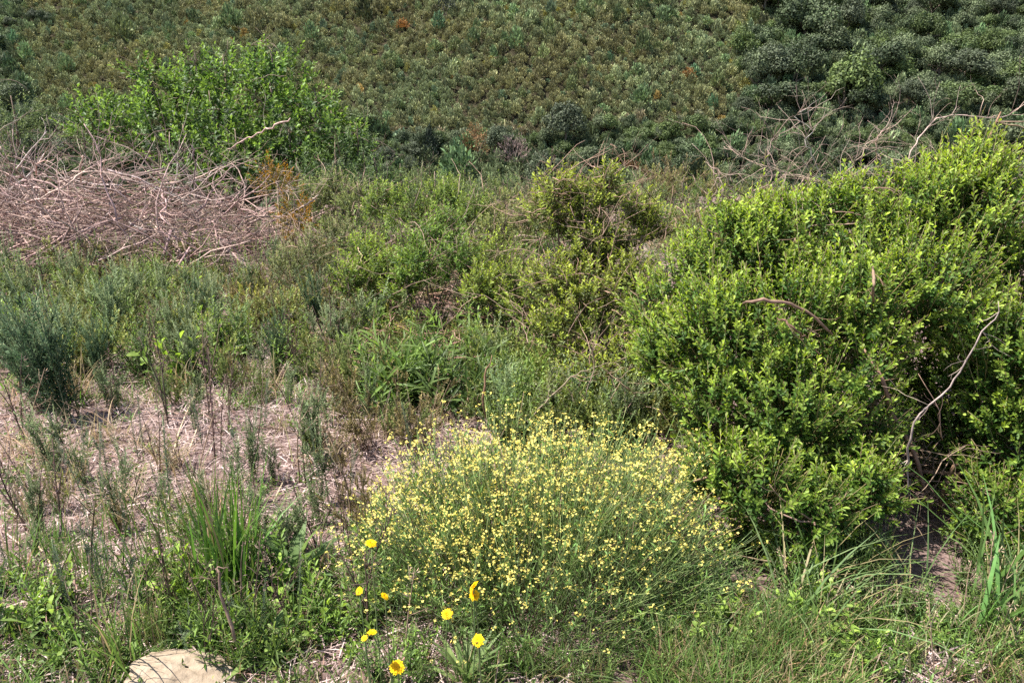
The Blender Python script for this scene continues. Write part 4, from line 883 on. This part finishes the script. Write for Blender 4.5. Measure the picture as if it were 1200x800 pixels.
band('feather', 'feathery_weed', 'far feathery weed near the brink of the slope', 'weed', 'feathery weeds near the brink', spots(30, 380, 760, 230, 300), (45, 80), 1.)
band('dry', 'dry_stalk', 'thin dark dry stalk standing on the straw patch', 'stalk', 'dry stalks on the straw patch', spots(38, 0, 430, 470, 680), (85, 150), .9)
band('dry', 'dry_stalk', 'thin dry stalk among the low weeds near the stone', 'stalk', 'dry stalks near the stone', spots(22, 0, 480, 680, 790), (80, 150), .9)
band('dry', 'dry_stalk', 'thin dry stalk among the weeds above the straw patch', 'stalk', 'dry stalks above the straw patch', spots(40, 0, 620, 300, 450), (80, 130), .9)
band('feather', 'feathery_weed', 'small grey-green feathery weed growing out of the straw', 'weed', 'small feathery weeds on the straw', spots(34, 0, 430, 470, 660), (50, 95), .8)
band('leafy', 'leafy_weed', 'small green leafy weed in the low cover near the stone', 'weed', 'small weeds near the stone', spots(20, 0, 480, 660, 800), (40, 80), 1.)
band('round', 'leafy_weed', 'small round-leaved weed in the low cover near the stone', 'weed', 'round-leaved weeds near the stone', spots(15, 0, 480, 670, 800), (32, 58))
band('tuft', 'grass_tuft', 'green grass tuft on the ground before the large shrub', 'grass', 'grass tufts before the large shrub', spots(30, 800, 990, 745, 830), (35, 70), .9)
band('tuft', 'grass_tuft', 'green grass tuft in the low weeds around the straw patch', 'grass', 'grass tufts around the straw patch', spots(9, 0, 420, 640, 800), (40, 70), .8)
band('dry_tuft', 'dry_grass_tuft', 'straw-coloured dry grass tuft on the open slope', 'grass', 'dry grass tufts on the slope', spots(60, 0, 600, 330, 640), (30, 60), 1.)
band('leafy', 'leafy_weed', 'small leafy weed at the edge of the bare patch before the shrub', 'weed', 'weeds at the bare patch', spots(18, 1000, 1200, 715, 800), (30, 50), 1.)
band('round', 'leafy_weed', 'small round-leaved weed in the grass before the large shrub', 'weed', 'round-leaved weeds before the large shrub', spots(26, 760, 1060, 720, 810), (25, 50), 1.1)
band('bushy', 'leafy_weed', 'leafy weed in the grass before the large shrub', 'weed', 'leafy weeds before the large shrub', spots(18, 780, 1050, 720, 810), (30, 60), 1.1)
band('bushy', 'leafy_weed', 'shaded leafy weed under the skirt of the large shrub', 'weed', 'shaded weeds under the large shrub', spots(10, 870, 1200, 640, 710), (40, 70), .9)
band('bushy', 'leafy_weed', 'leafy weed at the foot of the flowering bush', 'weed', 'leafy weeds at the foot of the flowering bush', spots(16, 440, 860, 740, 810), (40, 70), 1.)

band('bushy', 'leafy_weed', 'leafy weed at the brink between the tree and the loose shrub', 'weed', 'leafy weeds at the brink', spots(44, 380, 820, 232, 310), (45, 80), 1.)
band('bushy', 'leafy_weed', 'leafy weed in the gap between the loose shrub and the flowering bush', 'weed', 'weeds behind the flowering bush', spots(30, 590, 800, 430, 540), (60, 100), 1.)
band('lance', 'long_leaf_clump', 'small long-leaved clump half hidden behind the flowering bush', 'weed', 'hidden long-leaved clumps', spots(14, 600, 800, 450, 540), (50, 80), 1.)
band('lance', 'long_leaf_clump', 'low bright clump filling the long-leaved patch', 'weed', 'low clumps of the long-leaved patch', spots(18, 430, 620, 430, 490), (50, 85), 1.2)
band('tuft', 'grass_tuft', 'shaded grass tuft under the large shrub', 'grass', 'grass tufts under the large shrub', spots(7, 900, 1200, 640, 710), (50, 90), .8)

band('olive', 'wiry_weed', 'sparse wiry weed standing on the straw patch', 'weed', 'wiry weeds on the straw patch', spots(11, 0, 430, 460, 640), (50, 90), .7)
band('spire', 'feathery_weed', 'thin upright spire of a weed on the straw patch', 'weed', 'weed spires on the straw patch', spots(12, 0, 430, 470, 680), (60, 110), .9)
band('bushy', 'leafy_weed', 'fresh green bushy weed among the feathery weeds', 'weed', 'bushy weeds among the feathery ones', spots(30, 0, 430, 330, 450), (45, 85), .9)
band('tuft', 'grass_tuft', 'tall thin grass standing among the weeds near the stone', 'grass', 'tall grass near the stone', spots(5, 80, 420, 660, 780), (80, 130), .5)

band('lance', 'long_leaf_clump', 'upright light green long-leaved weed near the stone', 'weed', 'long-leaved weeds near the stone', spots(10, 0, 470, 660, 790), (45, 80), .8)
band('spire', 'feathery_weed', 'grey-green spiky weed standing in the low cover near the stone', 'weed', 'spiky weeds near the stone', spots(10, 0, 470, 660, 790), (70, 120), .9)
band('dock2', 'broad_leaf_rosette', 'broad-leaved rosette low on the ground near the stone', 'weed', 'broad-leaved rosettes near the stone', spots(8, 20, 460, 690, 790), (26, 40), 1.)
band('dry', 'dry_stalk', 'dry brown stalk among the shrubs in the middle of the slope', 'stalk', 'dry stalks among the mid-slope shrubs', spots(40, 380, 760, 260, 430), (90, 150), 1.)
band('leafy', 'leafy_weed', 'bright green leafy weed between the mid-slope shrubs', 'weed', 'bright weeds between the mid-slope shrubs', spots(34, 380, 740, 270, 440), (60, 100), 1.2)

band('bushy', 'leafy_weed', 'low leafy weed at the mouth of the dark hollow', 'weed', 'leafy weeds at the dark hollow', spots(22, 840, 1200, 675, 740), (30, 60), 1.1)
band('broad', 'broad_grass', 'long grass blades at the mouth of the dark hollow', 'grass', 'long grass at the dark hollow', spots(12, 850, 1200, 680, 760), (60, 110), .9)
band('dry', 'dry_stalk', 'pale dry stalk leaning at the mouth of the dark hollow', 'stalk', 'dry stalks at the dark hollow', spots(10, 900, 1200, 690, 770), (60, 110), .9, 3)
band('tuft', 'grass_tuft', 'grass tuft at the shaded foot of the flowering bush', 'grass', 'grass tufts at the foot of the flowering bush', spots(16, 540, 800, 770, 815), (40, 70), .9)
for px_, py_, h_, lab_ in [(20, 440, 90, 'blue-green spiky weed at the end of the straw patch'), (118, 452, 85, 'slim blue-green spiky weed beside the tallest one'), (140, 400, 80, 'blue-green spiky weed behind the fresh bushy weed'),
                           (325, 440, 80, 'blue-green spiky weed at the upper corner of the straw patch'), (235, 395, 75, 'dark spiky weed above the spreading light green weed'), (375, 395, 80, 'spiky weed standing beside the long-leaved patch')]:
    plant('feather_dark', px_, py_, h_, 'feathery_weed', lab_, 'weed', None, 0, .62)

# ------------------------------------------------------------------ ground cover (stuff)
def cover_points(n, x0, x1, y0, y1):
    o = []
    px = rng.uniform(x0, x1, n); py = rng.uniform(y0, y1, n)
    return np.array([gp(a, b) for a, b in zip(px, py)])
def cover(name, label, cat, P, protos, smin, smax, tint=(1, 1, 1), tv=.18):
    n = len(P); s_ = rng.uniform(smin, smax, n)
    ic = np.array(tint)[None]*(1 + rng.normal(0, tv, (n, 1)))*(1 + rng.normal(0, .07, (n, 3)))
    scatter(name, label, cat, P, np.stack([rng.normal(0, .12, n), rng.normal(0, .12, n), rng.uniform(0, 6.28, n)], -1), np.repeat(s_[:, None], 3, 1), rng.integers(0, len(protos), n), protos, np.clip(ic, .2, 2))
def remat(var, idx=-1):
    me = var[idx][1].copy(); me.materials.clear(); me.materials.append(M_NEARI); return me
g_low = [remat(GROUND_GREEN)] + [remat(sp_leafy(.07, 7, 6, .02, .009, (.075, .13, .03), (.19, .28, .07), 'd', .7)) for _ in range(2)]
g_grass = [remat(sp_tuft(26, .11, .0035, .55, .04, (.12, .20, .045), dry=.25)) for _ in range(3)]
g_weed = [remat(K['olive'][0]), remat(K['olive'][1]), remat(K['feather'][1]), remat(K['bushy'][1])]
def nonuni(P, thr, seed): return P[sn(P[:, 0], P[:, 1], .35, seed) + rng.normal(0, .25, len(P)) > thr]
c1_ = nonuni(np.concatenate([cover_points(210, -60, 500, 650, 850), cover_points(260, 900, 1260, 715, 850), cover_points(900, 0, 640, 330, 460), cover_points(200, 0, 450, 460, 640)]), -.15, 1.)
cover('ground_cover', 'low small-leaved green plants covering the ground', 'ground cover', c1_, g_low, .6, 1.3)
c2_ = nonuni(np.concatenate([cover_points(480, 780, 1010, 725, 850), cover_points(150, -60, 500, 680, 850), cover_points(90, 1000, 1260, 730, 850), cover_points(500, 0, 640, 330, 480)]), -.2, 3.)
cover('grass', 'short green grass growing through the ground cover', 'grass', c2_, g_grass, .7, 1.5)
c3_ = np.concatenate([cover_points(420, -80, 900, 228, 330), cover_points(260, -60, 760, 330, 440), cover_points(120, 560, 800, 430, 540), cover_points(60, 760, 1000, 420, 620)])
cover('undergrowth', 'dense low olive undergrowth over the middle slope', 'undergrowth', c3_, g_weed, .45, .9, (1.02, .98, .9))
# straw litter
def litter(name, label, P, L, W, c, flat=.25):
    n = len(P); m = MB(); D = rdir(n, -flat, flat*1.6); m.leaves(P + np.array([0, 0, .006]) + np.abs(rng.normal(0, .012, (n, 1)))*np.array([0, 0, 1]), D, nrm(np.array([0, 0, 1.]) + rng.normal(0, .5, (n, 3))), rng.uniform(*L, n), rng.uniform(*W, n), c, 'l', .12, .1)
    return tag(mobj(name, m.mesh(name, M_STRAW)), label, 'litter', kind='stuff')
def straw_points(n, x0, x1, y0, y1):
    x = rng.uniform(x0, x1, n); y = rng.uniform(y0, y1, n); return np.stack([x, y, H(x, y)], -1)
sp_ = np.concatenate([straw_points(22000, -2.8, .2, 1.7, 5.2), straw_points(2000, 1.0, 2.2, 1.5, 2.1), straw_points(9000, -5, 2.5, 4.5, 9.5)])
n = len(sp_); cc = mix((.28, .205, .19), (.47, .365, .335), rng.uniform(0, 1, n)); dk = rng.uniform(0, 1, n) < .2; cc[dk] = (.22, .14, .11)
litter('straw_litter', 'pinkish tan straw and dead leaf litter on the ground', sp_, (.02, .15), (.0025, .0065), cc*(1 + rng.normal(0, .12, (n, 1))))
